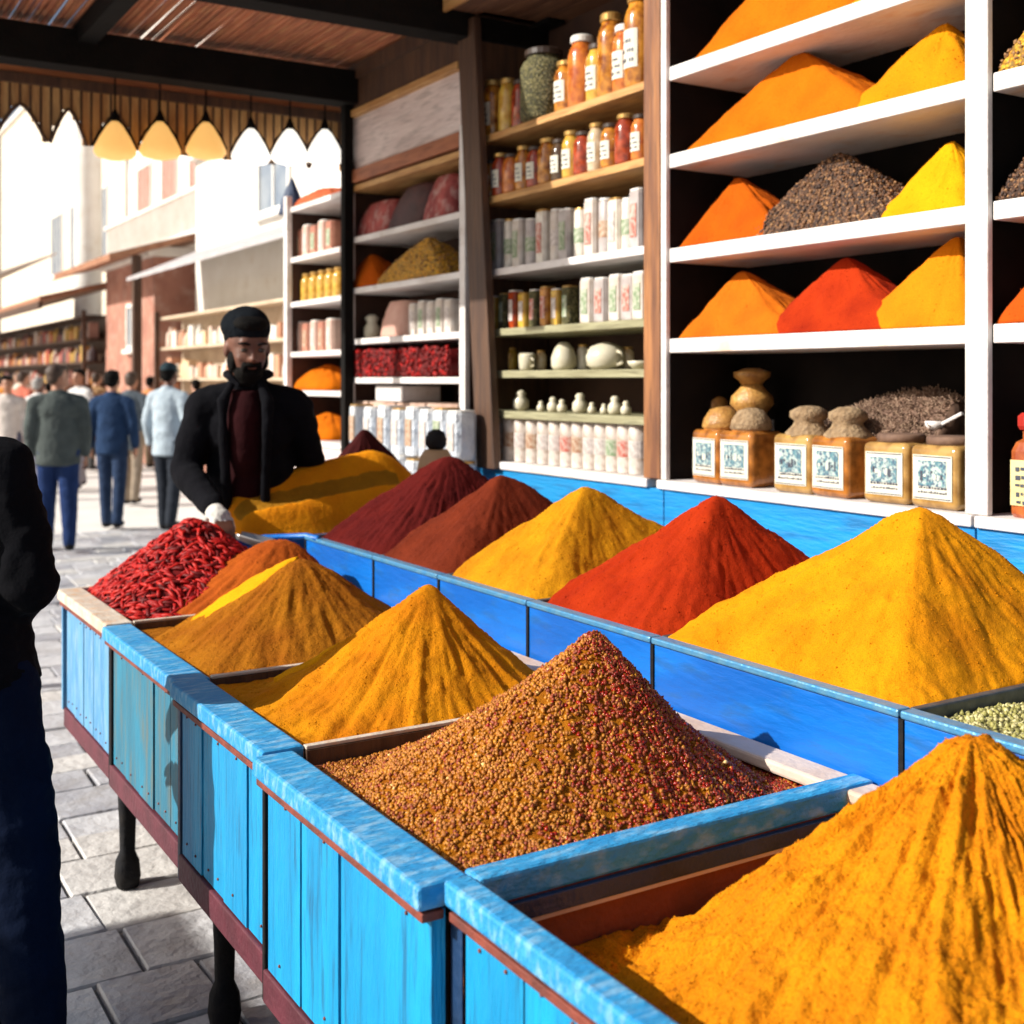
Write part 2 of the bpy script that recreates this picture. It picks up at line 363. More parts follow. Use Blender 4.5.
# ================================================================== GROUND
mb = MB(); mb.box((-60,-20,-.3),(60,120,-.02)); g = mb.build('ground', GROUT); tag(g, kind='structure')
mb = MB(); mb.box((-2,0.1,-.019),(4.8,13.05,-.0185)); jo = mb.build('joint_bed', mat('dark_joint_sand',(.22,.2,.18),(.13,.12,.11),sc=9,rough=.95)); tag(jo, kind='structure')
mb = MB(); r2 = random.Random(3); y = 0.2
while y < 13:
    hgt = r2.uniform(.19,.30); x = -1.6+r2.uniform(-.2,0)
    while x < 4.6:
        w = r2.uniform(.2,.42)
        if x < .43 < x+w: w = .435-x
        if .43 <= x < .5: x = .505; continue
        z = r2.uniform(-.004,.004)
        x1 = x+w-.009
        q = [(x,y),(x1,y),(x1,y+hgt-.009),(x,y+hgt-.009)]
        q = [(a+r2.uniform(-.006,.006), b+r2.uniform(-.006,.006)) for a,b in q]
        m = r2.choice([0,0,1,1,2])
        tz = [z+r2.uniform(-.003,.003) for _ in q]
        i = [(a*.97+.03*(x+w/2), b*.97+.03*(y+hgt/2)) for a,b in q]
        vs = [(a,b,-.019) for a,b in q]+[(a,b,t-.006) for (a,b),t in zip(q,tz)]+[(a,b,t) for (a,b),t in zip(i,tz)]
        mb.add(vs, [(0,1,5,4),(1,2,6,5),(2,3,7,6),(3,0,4,7),(4,5,9,8),(5,6,10,9),(6,7,11,10),(7,4,8,11),(8,9,10,11)], m)
        x += w
    y += hgt
o = mb.build('pavement', [STONE,STONE2,STONE3]); tag(o, kind='structure')
mb = MB(); mb.box((.438,.2,-.018),(.490,13,.007)); o = mb.build('drain_strip', CURB); tag(o, kind='structure')
# ================================================================== FRONT BINS
FX0, FX1, RZ = .86, 1.715, .86
FY = [.70, 1.55, 2.27, 2.93, 3.72, 4.45]
OX = [.835,.797,.820,.838,.850]; IX = [.880,.884,.910,.926,.934]
binlab = ['bright blue planked bin holding the nearest coarse turmeric heap', 'bright blue planked bin holding the speckled brown grain heap',
          'bright blue planked bin holding the golden curry heap with pointed peak', 'weathered blue planked bin with painted-in shade, holding the brown cumin heap',
          'pale faded blue planked bin at the far end under the red chillies']
pm = [BLUE,BLUE,BLUE,BLUE_SHADE,BLUE_FAR]
for k in range(5):
    y0, y1 = FY[k], FY[k+1]
    e = empty('spice_bin', ((FX0+FX1)/2,(y0+y1)/2,0), binlab[k], 'spice bin', 'blue plank bins along the front of the counter')
    out = [0,.006,.004,.012,.0][k]
    XO = OX[k]; X = XO+.03
    # planks
    mb = MB(); y = y0+.012; n = max(4,int((y1-y0)/.145)); pw = (y1-y0-.03)/n
    for i in range(n):
        t = rnd.uniform(-.003,.003)
        mb.box((X+t,y+.003,.442),(X+.022,y+pw-.003,.815))
        for zz in (.475,.785):
            for yy_ in ([y+pw*.28,y+pw*.72] if rnd.random()<.55 else [y+pw*rnd.uniform(.3,.7)]): mb.lathe([(.0032,-.003),(.0032,.002),(.002,.003)],(0,0,0),8,1,Matrix.Translation((X+t-.0005,yy_,zz+rnd.uniform(-.006,.006)))@Matrix.Rotation(-math.pi/2,4,'Y'))
        y += pw
    mb.build('plank_panel', [pm[k],RUST], e, bevel=.0025)
    XL = IX[k]-.044
    mb = MB(); mb.box((X+.023,y0+.02,.442),(X+.03,y1-.02,.80)); mb.build('backing_board', BLACKM, e)
    # rim
    mb = MB(); dz_ = [.006,0,.003,-.003,0][k]
    yy_ = y0+.003; nn_ = 14
    for q_ in range(nn_): pass
    mb.box((XO,y0+.003,RZ-.038+dz_),(IX[k],y1-.003,RZ+dz_))
    mb.build('rim', BLUE_RIM if k<3 else (BLUE_RIM if k==3 else CREAM), e, bevel=.006, seg=2)
    mb = MB(); mb.box((XO+.008,y0+.006,RZ-.056),(XO+.045,y1-.006,RZ-.042)); mb.build('trim_strip', RUST, e, bevel=.002)
    mb = MB(); mb.box((X-.008,y0+.004,.372),(X+.026,y1-.004,.438)); mb.build('skirting', MAROON, e, bevel=.004)
    # inner walls, floor
    mb = MB()
    mb.box((IX[k]-.012,y0+.02,.56),(IX[k]-.002,y1-.02,RZ-.039))
    mb.box((FX1-.02,y0+.02,.56),(FX1-.004,y1-.02,RZ-.04))
    mb.box((IX[k]-.001,y1-.02,.56),(FX1-.021,y1-.008,RZ-.037))
    mb.box((IX[k]-.001,y0+.008,.56),(FX1-.021,y0+.02,RZ-.037))
    mb.box((IX[k]-.001,y0+.021,.545),(FX1-.021,y1-.021,.558))
    mb.build('lining', BROWNIN, e)
    # corner post
    if k > 0:
        wq = [0,.034,.014,.022,.032][k]; mb = MB(); mb.box((OX[k-1]+.024,y0-wq*.6,.372),(X+.03,y0+wq*.4,RZ-.044)); mb.build('corner_post', [0,NAVYP,BLACKM,NAVYP,BLACKM][k], e, bevel=.003)
    # rear edge board, spice stained
    mb = MB(); mb.box((FX1-.06,y0+.03,RZ-.028),(FX1+.012,y1-.006,RZ-.004)); mb.build('rear_edge_board', PINKW, e, bevel=.006)
# dividers (each belongs to the bin in front of it)
bins = [o for o in bpy.data.objects if o.name.startswith('spice_bin')]
mb = MB(); mb.box((IX[1]+.002,FY[1]-.024,RZ-.042),(FX1+.012,FY[1]+.027,RZ+.002)); mb.build('divider_rim', BLUE_RIM, bins[0], bevel=.006, seg=2)
mb = MB(); mb.box((IX[0]+.002,FY[1]-.033,RZ-.072),(FX1-.024,FY[1]-.021,RZ-.043)); mb.build('rim_shade_band', NAVYP, bins[0], bevel=.002)  # shade below the divider rim, put in as a dark strip
mb = MB(); mb.box((IX[0]+.002,FY[1]-.030,RZ-.080),(FX1-.024,FY[1]-.021,RZ-.073)); mb.build('lining_edge', PINKW, bins[0], bevel=.001)
for k,yy in [(0,FY[2]),(1,FY[3]),(2,FY[4])]:
    mb = MB(); mb.box((IX[k+2]+.001,yy-.008,RZ-.05),(FX1-.062,yy+.010,RZ-.006)); mb.build('divider', DWV, bins[k+1])
    mb = MB(); mb.box((IX[k+2]+.001,yy-.004,RZ-.0055),(FX1-.062,yy+.014,RZ+.002)); mb.build('divider_edge', CREAM, bins[k+1], bevel=.002)
mb = MB(); mb.box((FX0+.055,FY[5]-.02,RZ-.03),(FX1,FY[5]+.004,RZ)); mb.build('end_rim', CREAM, bins[4], bevel=.004)
mb = MB(); mb.box((FX0+.01,FY[5],.43),(FX1,FY[5]+.02,RZ-.034)); mb.build('end_panel', BLUE_FAR, bins[4])
# turned legs
for k,yy in ((3,FY[4]+.14),(2,FY[3]-.03),(0,FY[1]-.02)):
    for xx in (FX0+.09, FX1-.08):
        mb = MB()
        mb.lathe([(.032,.0),(.038,.03),(.034,.08),(.022,.11),(.024,.2),(.032,.38),(.034,.545)],(xx,yy,0),14,sq=4)
        mb.build('leg', BLACKM, bins[k], smooth=True)
# ---- front heaps
x0, x1 = IX[0]+.003, FX1-.026
f = heap_fn(x0+.02,x1+.25,FY[0]-.1,FY[1]-.05,.715,(1.47,1.12,1.105),p=2.6,amp=.008,streak=.02,conc=1.0,seed=2,fr=7,edge=.05)
def fnear(x,y):
    z = f(x,y); th = math.atan2(y-1.12,x-1.47); rr = math.hypot(x-1.47,y-1.12)
    g = noise.noise(Vector((math.cos(th)*9,math.sin(th)*9,rr*6)))
    g2 = noise.noise(Vector((math.cos(th)*22,math.sin(th)*22,rr*14+5)))
    m_ = min(1,rr*5)
    right = min(1,max(0,((x-1.47)*RT.x+(y-1.12)*RT.y)/.25+.75))
    g3 = noise.noise(Vector((math.cos(th)*38+rr*4,math.sin(th)*38,rr*30)))
    foot = max(0,1-abs(z-.735)/.05)
    cl = abs(noise.noise(Vector((x*26,y*26,4))))
    return z + m_*right*(.014*g+.008*g2+.006*g3) + foot*.03*cl + .0035*noise.noise(Vector((x*70,y*70,1)))+ .002*noise.noise(Vector((x*150,y*150,1)))
grid_heap('spice_heap','coarse golden turmeric heap, nearest and largest, with crumbly gullied slope','spice heap',x0,x1,FY[0]+.03,FY[1]-.025,fnear,[NEARG],n=340,clods=5000,zmin=.562,group='heaps of spice in the front bins')
x0 = IX[1]+.003; ya,yb = FY[1]+.03, FY[2]-.012
f = heap_fn(x0-.012,x1-.03,ya-.03,yb+.02,.822,(1.37,1.91,1.112),p=2.3,amp=.004,streak=.007,conc=1.22,seed=5,rd=.03)
def red_scatter(mb,fn,a,b,c,d):
    for _ in range(15500):
        x = rnd.uniform(a+.003,b-.004); y = rnd.uniform(c+.004,d-.004); z = fn(x,y); sz = .0058*rnd.uniform(.75,1.2)
        side = ((x-1.345)*RT.x+(y-1.93)*RT.y)/.25+.5*noise.noise(Vector((x*7,y*7,0)))
        q = min(1,max(0,.5+side)); w_ = rnd.random()
        m = (4 if w_<.34 else 3 if w_<.80 else 1 if w_<.98 else 2) if rnd.random()<q else (1 if w_<.52 else 2 if w_<.82 else 3 if w_<.992 else 5)
        mb.octa((x,y,z+.001),(sz,sz*.85,sz*.75),Euler((rnd.uniform(0,6),rnd.uniform(0,6),rnd.uniform(0,6))).to_matrix(),m)
    for _ in range(2000):       # red flakes spilling down one flank
        t = rnd.random(); an = rnd.gauss(-1.15,.5); rr = t*.36
        x = 1.345+math.cos(an)*rr*.8+.04*t; y = 1.93+math.sin(an)*rr
        if a<x<b and c<y<d:
            s = .0045*rnd.uniform(.6,1.5)
            mb.octa((x,y,fn(x,y)+.003),(s,s*.8,s*.3),Euler((rnd.uniform(0,6),rnd.uniform(0,6),0)).to_matrix(),rnd.choice([3,3,4,4,2]))
    for _ in range(26):
        x = rnd.uniform(a+.2,b-.1); y = rnd.uniform(c+.05,d-.1); mb.octa((x,y,fn(x,y)+.004),(.007,.006,.005),Matrix.Identity(3),rnd.choice([5,4,4]))
grid_heap('spice_heap','speckled brown grain heap with red flakes down its shaded side','spice heap',x0,x1-.01,ya,yb,f,[CUMIN]+GRAIN,n=120,zmin=.562,group='heaps of spice in the front bins',scatter=red_scatter)
x0 = IX[2]+.003; ya,yb = FY[2]+.018, FY[3]-.012
f = heap_fn(x0,x1,ya-.02,yb+.03,.838,(1.365,2.60,1.11),p=2.6,amp=.005,streak=.011,conc=1.32,seed=9,fr=8)
grid_heap('spice_heap','golden curry powder heap with a sharp ridge, behind the speckled grain','spice heap',x0,x1,ya,yb,f,[GOLD],n=150,zmin=.562,group='heaps of spice in the front bins')
x0 = IX[3]+.003; ya,yb = FY[3]+.018, FY[4]-.012
f = heap_fn(x0-.008,x1+.02,ya-.02,yb+.05,.836,(1.315,3.32,1.10),p=2.6,amp=.004,streak=.010,conc=1.12,seed=12,fr=8,rd=.12)
grid_heap('spice_heap','brown cumin heap with a bright yellow streak lying on its left flank','spice heap',x0,x1,ya,yb,f,[CUMIN],n=130,zmin=.562,group='heaps of spice in the front bins')
f4 = f
# yellow streak powder on flanks of cumin heap
def streak(label, pts, w, fn, m):
    mb = MB(); vs = []; fs = []
    P = []
    for i in range(40):
        t = i/39; k = t*(len(pts)-1); a = int(min(k,len(pts)-2)); u = k-a
        P.append(Vector(pts[a]).lerp(Vector(pts[a+1]),u))
    for i,p in enumerate(P):
        d = (P[min(i+1,39)]-P[max(i-1,0)]).normalized(); nrm = Vector((-d.y,d.x))
        ww = w*math.sin(math.pi*min(.97,max(.03,i/39)))**.6
        for j in range(9):
            s = (j-4)/4; q = p+nrm*ww*s
            vs.append((q.x,q.y,fn(q.x,q.y)+.012*(1-s*s)-.003))
    for i in range(39):
        for j in range(8): fs.append((i*9+j,i*9+j+1,(i+1)*9+j+1,(i+1)*9+j))
    mb.add(vs,fs,0); o = mb.build('spice_streak', m, smooth=True); o.modifiers.new('s','SOLIDIFY').thickness = -.006
    tag(o,label,'spice','bright yellow powder spilled over front heaps')
streak('bright yellow powder ridge draped over the brown cumin heap', [(1.31,3.33),(1.24,3.38),(1.15,3.43),(1.05,3.50)], .095, f4, YELL)
f3 = heap_fn(IX[2]+.003,x1,FY[2]-.002,FY[3]+.018,.838,(1.365,2.60,1.11),p=2.6,amp=.005,streak=.011,conc=1.32,seed=9,fr=8)
streak('pale yellow powder lip at the foot of the golden curry heap', [(1.27,2.70),(1.18,2.735),(1.08,2.76),(1.03,2.77)], .045, f3, YELL)
# far front bin: two heaps
x0 = IX[4]+.003; ya,yb = FY[4]+.018, FY[5]-.022
f = heap_fn(1.0,x1+.1,ya-.12,yb+.05,.80,(1.50,3.93,1.075),p=2.5,amp=.004,streak=.01,conc=1.0,seed=15,rd=.1)
grid_heap('spice_heap','smooth rust orange spice heap in front of the dried red chillies','spice heap',x0,x1,ya,yb,f,[powder('rust_orange_spice',(.40,.085,.008),(.3,.055,.006))],n=90,zmin=.562,group='heaps of spice in the front bins')
fc = heap_fn(x0-.03,1.62,3.80,4.56,.835,(1.27,4.22,1.12),p=2.2,amp=.006,streak=.0,conc=.95,seed=18,rd=.12)
def chillis(mb,fn,a,b,c,d):
    for _ in range(1300):
        x = rnd.uniform(a+.01,b-.03); y = rnd.uniform(c+.01,d-.01); z = fn(x,y)+.004
        th = rnd.gauss(2.3,.7); L = rnd.uniform(.04,.075)
        d1 = Vector((math.cos(th),math.sin(th),0)); gx = (fn(x+.01,y)-fn(x-.01,y))/.02; gy = (fn(x,y+.01)-fn(x,y-.01))/.02
        d1.z = gx*d1.x+gy*d1.y; d1.normalize(); p0 = Vector((x,y,z))
        bend = Vector((rnd.uniform(-.01,.01),rnd.uniform(-.01,.01),rnd.uniform(0,.008)))
        r = rnd.uniform(.005,.0085)
        mb.tube([p0-d1*L*.5,p0-d1*L*.2+bend*.6,p0+d1*L*.15+bend,p0+d1*L*.5],[r*.5,r,r*.8,r*.15],5,rnd.choice([1,1,2,3,1]))
ch = grid_heap('chilli_heap','glossy heap of whole dried red chillies at the far left corner','chilli heap',x0,1.52,ya+.03,yb,fc,[CHIL[1]]+CHIL,n=70,zmin=.566,group='heaps of spice in the front bins',scatter=chillis)
# ================================================================== BACK BINS
BX0, BX1, BZ = 1.735, 2.72, 1.0
BY = [.72,1.47,2.19,2.73,3.24,3.71,4.32]
blab = ['royal blue bin filled with pale green seeds at the right edge','royal blue bin under the big yellow turmeric pyramid','royal blue bin under the bright red paprika pyramid',
        'royal blue bin under the yellow and brown ridged heap','royal blue bin under the dark red brown heap','royal blue bin at the far end under the maroon sumac heap']
bb = []
for k in range(6):
    y0,y1 = BY[k],BY[k+1]
    e = empty('raised_bin',((BX0+BX1)/2,(y0+y1)/2,0),blab[k],'spice bin','raised blue bins of the back row'); bb.append(e)
    mb = MB(); mb.box((BX0,y0+.004,.58),(BX0+.016,y1-.004,BZ-.012)); mb.build('front_panel', ROYAL, e, bevel=.003)
    mb = MB(); mb.box((BX0-.008,y0+.002,BZ-.011),(BX0+.028,y1-.002,BZ+.004)); mb.build('rim', mat('pale_blue_metal_rim',(.05,.25,.5),(.12,.3,.45),sc=30,rough=.35,metal=.3,bump=.3), e, bevel=.004)
    mb = MB(); mb.box((BX0+.03,y1-.012,BZ-.09),(BX1,y1+.008,BZ+.003)); mb.build('divider', DGREY, e, bevel=.004)
    mb = MB(); mb.box((BX0-.004,y1-.006,.58),(BX0+.02,y1+.005,BZ-.013)); mb.build('corner_strip', BLACKM, e)
    mb = MB(); mb.box((BX1+.002,y0+.002,.6),(BX1+.03,y1-.002,BZ+.03)); mb.build('back_board', WHITE, e, bevel=.004)
    mb = MB(); mb.box((BX0+.03,y0+.01,.88),(BX1,y1-.013,.9)); mb.build('tray_floor', DGREY, e)
    mb = MB(); mb.box((BX1-.1,y0+.03,0),(BX1-.04,y0+.09,.88)); mb.box((BX0+.06,y0+.03,0),(BX0+.12,y0+.09,.88)); mb.build('leg', DWV, e)
def bheap(k,label,ap,m,p=5,zb=.975,**kw):
    y0,y1 = BY[k]+.012,BY[k+1]-.016
    f = heap_fn(BX0+.01,kw.pop('xe',2.62),y0-kw.pop('ey',.02),y1+kw.pop('ey1',.14),zb,ap,p=p,**kw)
    return grid_heap('spice_heap',label,'spice heap',BX0+.032,BX1-.002,y0,y1,f,m if isinstance(m,list) else [m],n=150,zmin=.905,group='heaps of spice in the raised back bins')
bheap(1,'large smooth yellow turmeric pyramid, biggest of the back row',(2.225,1.83,1.325),TURM,seed=3,streak=.006,fr=9,p=7,conc=1.08,zb=.99)
bheap(2,'bright red paprika pyramid beside the big yellow one',(2.15,2.44,1.30),RED,seed=4,streak=.007,fr=10,p=4.5,conc=1.12,ey1=.17,zb=.985)
bheap(3,'yellow heap with a sharp central ridge and brown shaded flank',(2.10,2.98,1.285),powder('mustard_powder',(.56,.24,.005),(.42,.15,.004)),seed=6,streak=.006,fr=10,p=6,conc=1.08,zb=.992)
bheap(4,'dark red brown ridged spice heap between yellow and maroon heaps',(2.10,3.47,1.29),BRICK,seed=7,streak=.006,fr=9,p=5,conc=1.05,zb=.992)
bheap(5,'maroon sumac heap with the clay jar behind its peak',(2.2,4.02,1.325),MARO,seed=8,streak=.01,fr=20,p=3.5,conc=.98,zb=.99)
fg = lambda x,y: .978+.012*noise.noise(Vector((x*5,y*5,2)))+.006*noise.noise(Vector((x*25,y*25,2)))
grid_heap('seed_bed','pale green seeds spread level in the bin at the right edge','seeds',BX0+.032,BX1-.002,BY[0]+.012,BY[1]-.016,fg,[GREENS]+GRNG,n=80,zmin=.905,scatter=grains(9000,.0065,(.4,.4,.2),1,(1,.8,.7)))
# far end: broad ochre tray + dark heap
e = empty('display_tray',(1.95,4.55,0),'long tray across the far end of the stall holding ochre powder','tray')
mb = MB(); mb.box((1.47,4.445,.90),(2.72,4.47,.985)); mb.box((1.47,4.79,.90),(2.72,4.81,.99)); mb.box((1.45,4.445,.90),(1.468,4.81,.985)); mb.box((1.47,4.472,.9),(2.72,4.788,.92)); mb.build('tray', ROYAL, e, bevel=.004)
mb = MB(); mb.tube([(1.44,4.44,1.0),(1.58,4.40,.995),(1.74,4.33,1.0),(1.735,4.2,1.004)],.012,8); mb.build('curved_rim', ROYAL, e, smooth=True)
mb = MB(); mb.box((1.5,4.5,0),(1.56,4.56,.9)); mb.box((2.6,4.5,0),(2.66,4.56,.9)); mb.build('leg', DWV, e)
def sm(a,b,t):
    t=min(1,max(0,(t-a)/(b-a))); return t*t*(3-2*t)
def foch(x,y):
    t = (x-1.49)/.95; c = .03*math.sin(x*5)
    yy = y-4.473+c*sm(1.5,2.2,x)
    front = .68*sm(-.03,.10,yy)*(1-sm(.05,.17,yy)*.20)
    back = .50*sm(.10,.27,yy)
    ridge = .16+.20*min(1,max(0,t))**.75
    end = sm(1.475,1.60,x)*(1-sm(2.2,2.62,x)*.8)
    return .955+ridge*(front+back)*end+.004*noise.noise(Vector((x*15,y*15,0)))+.0015*noise.noise(Vector((x*60,y*60,0)))
o = grid_heap('spice_heap','long two ridged ochre heap with an olive hollow, next to the seller','spice heap',1.475,2.68,4.473,4.787,foch,[OCHRE,OLIVE],n=560,zmin=.925)
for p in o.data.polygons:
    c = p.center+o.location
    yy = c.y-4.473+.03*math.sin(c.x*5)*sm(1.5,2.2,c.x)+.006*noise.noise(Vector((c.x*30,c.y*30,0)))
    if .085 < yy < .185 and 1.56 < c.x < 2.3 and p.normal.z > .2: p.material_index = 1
# dark heap, on a round sack at the far back
e = empty('sack',(2.33,5.07,0),'dark open sack at the far end filled with dark sumac','sack')
mb = MB(); mb.lathe([(.22,0),(.23,.1),(.24,.5),(.23,.85),(.235,1.06),(.22,1.07),(.21,1.0)],(2.33,5.07,0),28); mb.build('cloth', mat('dark_jute',(.05,.03,.02),(.03,.02,.015),sc=40,rough=.9,bump=.8), e, smooth=True)
polar_heap('spice_heap','dark sumac heap with rounded peak behind the ochre powder','spice heap',2.06,2.62,4.83,5.29,(2.29,5.0,1.39),1.05,[DMARO],p=2.4,conc=.95,seed=3)
# ================================================================== SHELF WALL
SX = 3.0; SB = 3.42; LZ = 1.205
bays = {0:(1.0,2.215),1:(2.305,3.688),2:(3.83,5.17),3:(5.37,6.76),4:(6.86,7.76)}
def shelf_unit(k, label, levels, boardm, backm, thick=.055, top=3.5, ledge=LZ, front=None):
    y0,y1 = bays[k]
    e = empty('shelf_unit',((SX+SB)/2,(y0+y1)/2,0),label,'shelves','shelving bays along the back wall of the stall')
    mb = MB(); mb.box((SB,y0-.03,.3),(SB+.02,y1+.03,top)); mb.build('back_panel', backm, e)
    for z in levels:
        mb = MB(); mb.box((SX+.004,y0-.001,z-thick),(SB-.002,y1+.001,z)); mb.build('shelf_board', boardm[levels.index(z)] if isinstance(boardm,list) else boardm, e, bevel=.004)
    mb = MB(); mb.box((SX-.03,y0-.04,ledge-.035),(SB-.002,y1+.04,ledge)) if k!=1 else mb.box((SX-.03,y0-.04,ledge-.035),(SB-.002,y1+.04,ledge)); mb.build('ledge', WHITE, e, bevel=.004)
    return e
LV1 = [1.762,2.118,2.49,2.835]
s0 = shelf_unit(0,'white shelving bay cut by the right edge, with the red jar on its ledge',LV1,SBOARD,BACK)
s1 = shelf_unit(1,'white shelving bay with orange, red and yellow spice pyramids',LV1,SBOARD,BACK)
LV2 = [1.45,1.645,1.85,2.145,2.505,2.815]
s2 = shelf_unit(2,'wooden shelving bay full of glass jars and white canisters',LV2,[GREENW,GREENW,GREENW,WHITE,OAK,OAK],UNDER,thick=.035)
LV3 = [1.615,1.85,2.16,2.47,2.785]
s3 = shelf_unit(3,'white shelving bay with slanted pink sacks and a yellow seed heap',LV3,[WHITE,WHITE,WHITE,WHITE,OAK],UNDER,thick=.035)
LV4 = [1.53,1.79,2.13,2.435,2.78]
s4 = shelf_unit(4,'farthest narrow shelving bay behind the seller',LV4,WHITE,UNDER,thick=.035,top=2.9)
def post(e,name,a,b,m,lean=0):
    mb = MB(); x0,y0,z0 = a; x1,y1,z1 = b
    mb.box(a,b)
    if lean: mb.v = [(x,y+lean*(z-z0)/(z1-z0),z) for x,y,z in mb.v]
    mb.build(name,m,e,bevel=.004)
post(s1,'post',(SX-.012,2.222,LZ+.001),(SX+.012,2.30,3.4),WHITE)
post(s1,'side_panel',(SX+.014,2.25,LZ+.001),(SB-.002,2.27,3.4),BACK)
post(s1,'post',(SX-.012,3.690,LZ+.001),(SX+.01,3.722,3.4),WHITE)
post(s1,'side_panel',(SX+.012,3.692,LZ+.001),(SB-.002,3.71,3.4),BACK)
post(s2,'post',(SX-.016,3.724,LZ+.001),(SX+.03,3.828,3.4),OAKV)
post(s2,'post',(SX-.06,4.93,1.17),(SX-.018,5.10,3.4),DWV,lean=.2)
post(s2,'side_panel',(SX-.01,5.18,LZ+.001),(SB-.002,5.2,3.3),DWV)
post(s3,'post',(SX-.03,5.27,1.0),(SX+.0,5.33,2.9),WHITE)
post(s3,'side_panel',(SX+.022,5.33,LZ+.001),(SB-.002,5.35,3.3),UNDER)
post(s3,'post',(SX-.01,6.765,0),(SX+.04,6.85,2.95),WHITE)
post(s4,'post',(SX-.02,7.77,0),(SX+.02,7.83,2.86),WHITE)
post(s4,'side_panel',(SX+.022,6.79,0),(SB-.002,6.81,2.9),UNDER)
post(s4,'side_panel',(SX+.022,7.78,0),(SB-.002,7.80,2.8),UNDER)
# base cabinet under the shelves
e = empty('counter_base',(3.1,3.4,0),'sky blue painted counter base under the shelves','counter')
for a,b in ((.6,2.26),(2.263,3.70),(3.703,5.33)):
    mb = MB(); mb.box((SX-.015,a,0),(SX+.02,b-.003,LZ-.037)); mb.build('front_panel', SKY_P, e, bevel=.003)
mb = MB(); mb.box((BX1+.034,.75,.95),(SX-.017,4.3,.985)); mb.build('inner_shelf', SKY_P, e)
mb = MB(); mb.box((SX-.015,5.335,0),(SX+.02,7.8,LZ-.037)); mb.build('front_panel', PLUM, e)
# upper wall boards above bay 3
e = empty('upper_wall',(3.2,6.05,2.9),'slanting plum board panel above the far shelves','wall')
mb = MB(); mb.box((SX+.02,5.40,2.88),(SX+.045,6.75,3.2)); mb.build('panel', PLUM, e)
mb = MB(); mb.box((SX-.01,5.37,2.80),(SX+.05,6.76,2.878)); mb.build('lower_board', wood('terracotta_board',(.4,.14,.06),(.28,.09,.04),(6,.6,6)), e, bevel=.004)
mb = MB(); mb.box((SX-.02,5.37,3.2),(SX+.06,6.76,3.24)); mb.build('moulding', OAK, e, bevel=.006)
mb = MB(); mb.box((SX+.0,5.37,3.241),(SX+.05,6.76,3.42)); mb.build('fascia_board', DWV, e)
# ---- shelf pyramids
def sheap(label,pxa,pxb,pxap,zt,zb,m,xa=3.16,p=3,grp='spice pyramids on the white shelves',grain=None,seed=0,sx0=SX+.02):
    ya = onX(pxb+8,SX+.03); yb = min(onX(pxa-9,SX+.03),3.685); ya = max(ya,2.31); yp = onX(pxap,xa)
    yp = min(max(yp,ya+.03),yb-.03)
    return polar_heap('spice_heap',label,'spice heap',sx0,SB-.01,ya,yb,(xa,yp,zt),zb+.0015,m if isinstance(m,list) else [m],p=p+2.5,seed=seed,group=grp,grain=grain,conc=.95)
def zat(py,px,X):
    d = RT*((px-512)/F)+FW; Z = X/d.x
    return CAMH+(HZ-py)*Z/F
def zp(py,px): return zat(py,px,3.15)
sheap('orange pyramid cut off by the top of the picture, left',690,845,790,3.16,LV1[3],ORNG,p=2.4,seed=1)
sheap('deep yellow heap on the topmost white shelf, right side',842,964,955,3.1,LV1[3],TURM,p=2.4,seed=21)
sheap('wide orange pyramid on the second shelf from the top',680,868,800,zp(48,800),LV1[2],ORNG,p=3.5,seed=2)
sheap('amber heap against the white post on the second shelf',842,966,945,zp(22,935),LV1[2],powder('amber_powder',(.6,.22,.003),(.52,.17,.003),bump=.35),p=2.5,seed=3)
sheap('small orange pyramid left of the peppercorns',674,772,738,zp(174,738),LV1[1],ORNG2,p=4,seed=4)
sheap('dark brown peppercorn heap between orange and yellow heaps',742,894,838,zp(150,838),LV1[1],[PEPPER]+PEPG,p=2.3,seed=5,grain=(5200,.006,(.4,.42,.18),(1,1,1)))
sheap('bright yellow heap right of the peppercorns',876,965,952,zp(138,950),LV1[1],YELL,p=2.5,seed=6)
sheap('brownish orange ridged pyramid above the wooden bowls',674,785,742,zp(268,742),LV1[0],powder('brown_orange_powder',(.52,.13,.006),(.42,.09,.005),bump=.35),p=5,seed=7)
sheap('red chilli powder pyramid in the middle of the lowest white shelf',764,894,846,zp(254,846),LV1[0],RED2,p=5,seed=8)
sheap('orange heap by the white post on the lowest white shelf',852,964,958,zp(232,958),LV1[0],powder('tangerine_powder',(.64,.2,.005),(.55,.15,.004),bump=.35),p=3,seed=9)
def bay0(label,zt,zb,m,grain=None,seed=0):
    polar_heap('spice_heap',label,'spice heap',SX+.008,SB-.01,1.62,2.235,(3.12,1.98,zt+.03),zb+.0015,m,p=6,seed=seed,group='heaps in the right edge bay',grain=grain,conc=.9)
bay0('pale brown seed heap at the top right corner',2.80,LV1[2],[YSEED]+PEPG,(1500,.006,(.1,.3,.6),(1,1,1)),1)
bay0('dark grey peppercorn heap at the right edge',2.42,LV1[1],[PEPPER]+PEPG,(3000,.006,(.5,.35,.15),(1,1,1)),2)
bay0('orange red powder heap at the right edge above the red jar',2.03,LV1[0],[powder('orange_red_powder',(.5,.08,.006),(.42,.06,.005),bump=.35)],None,3)
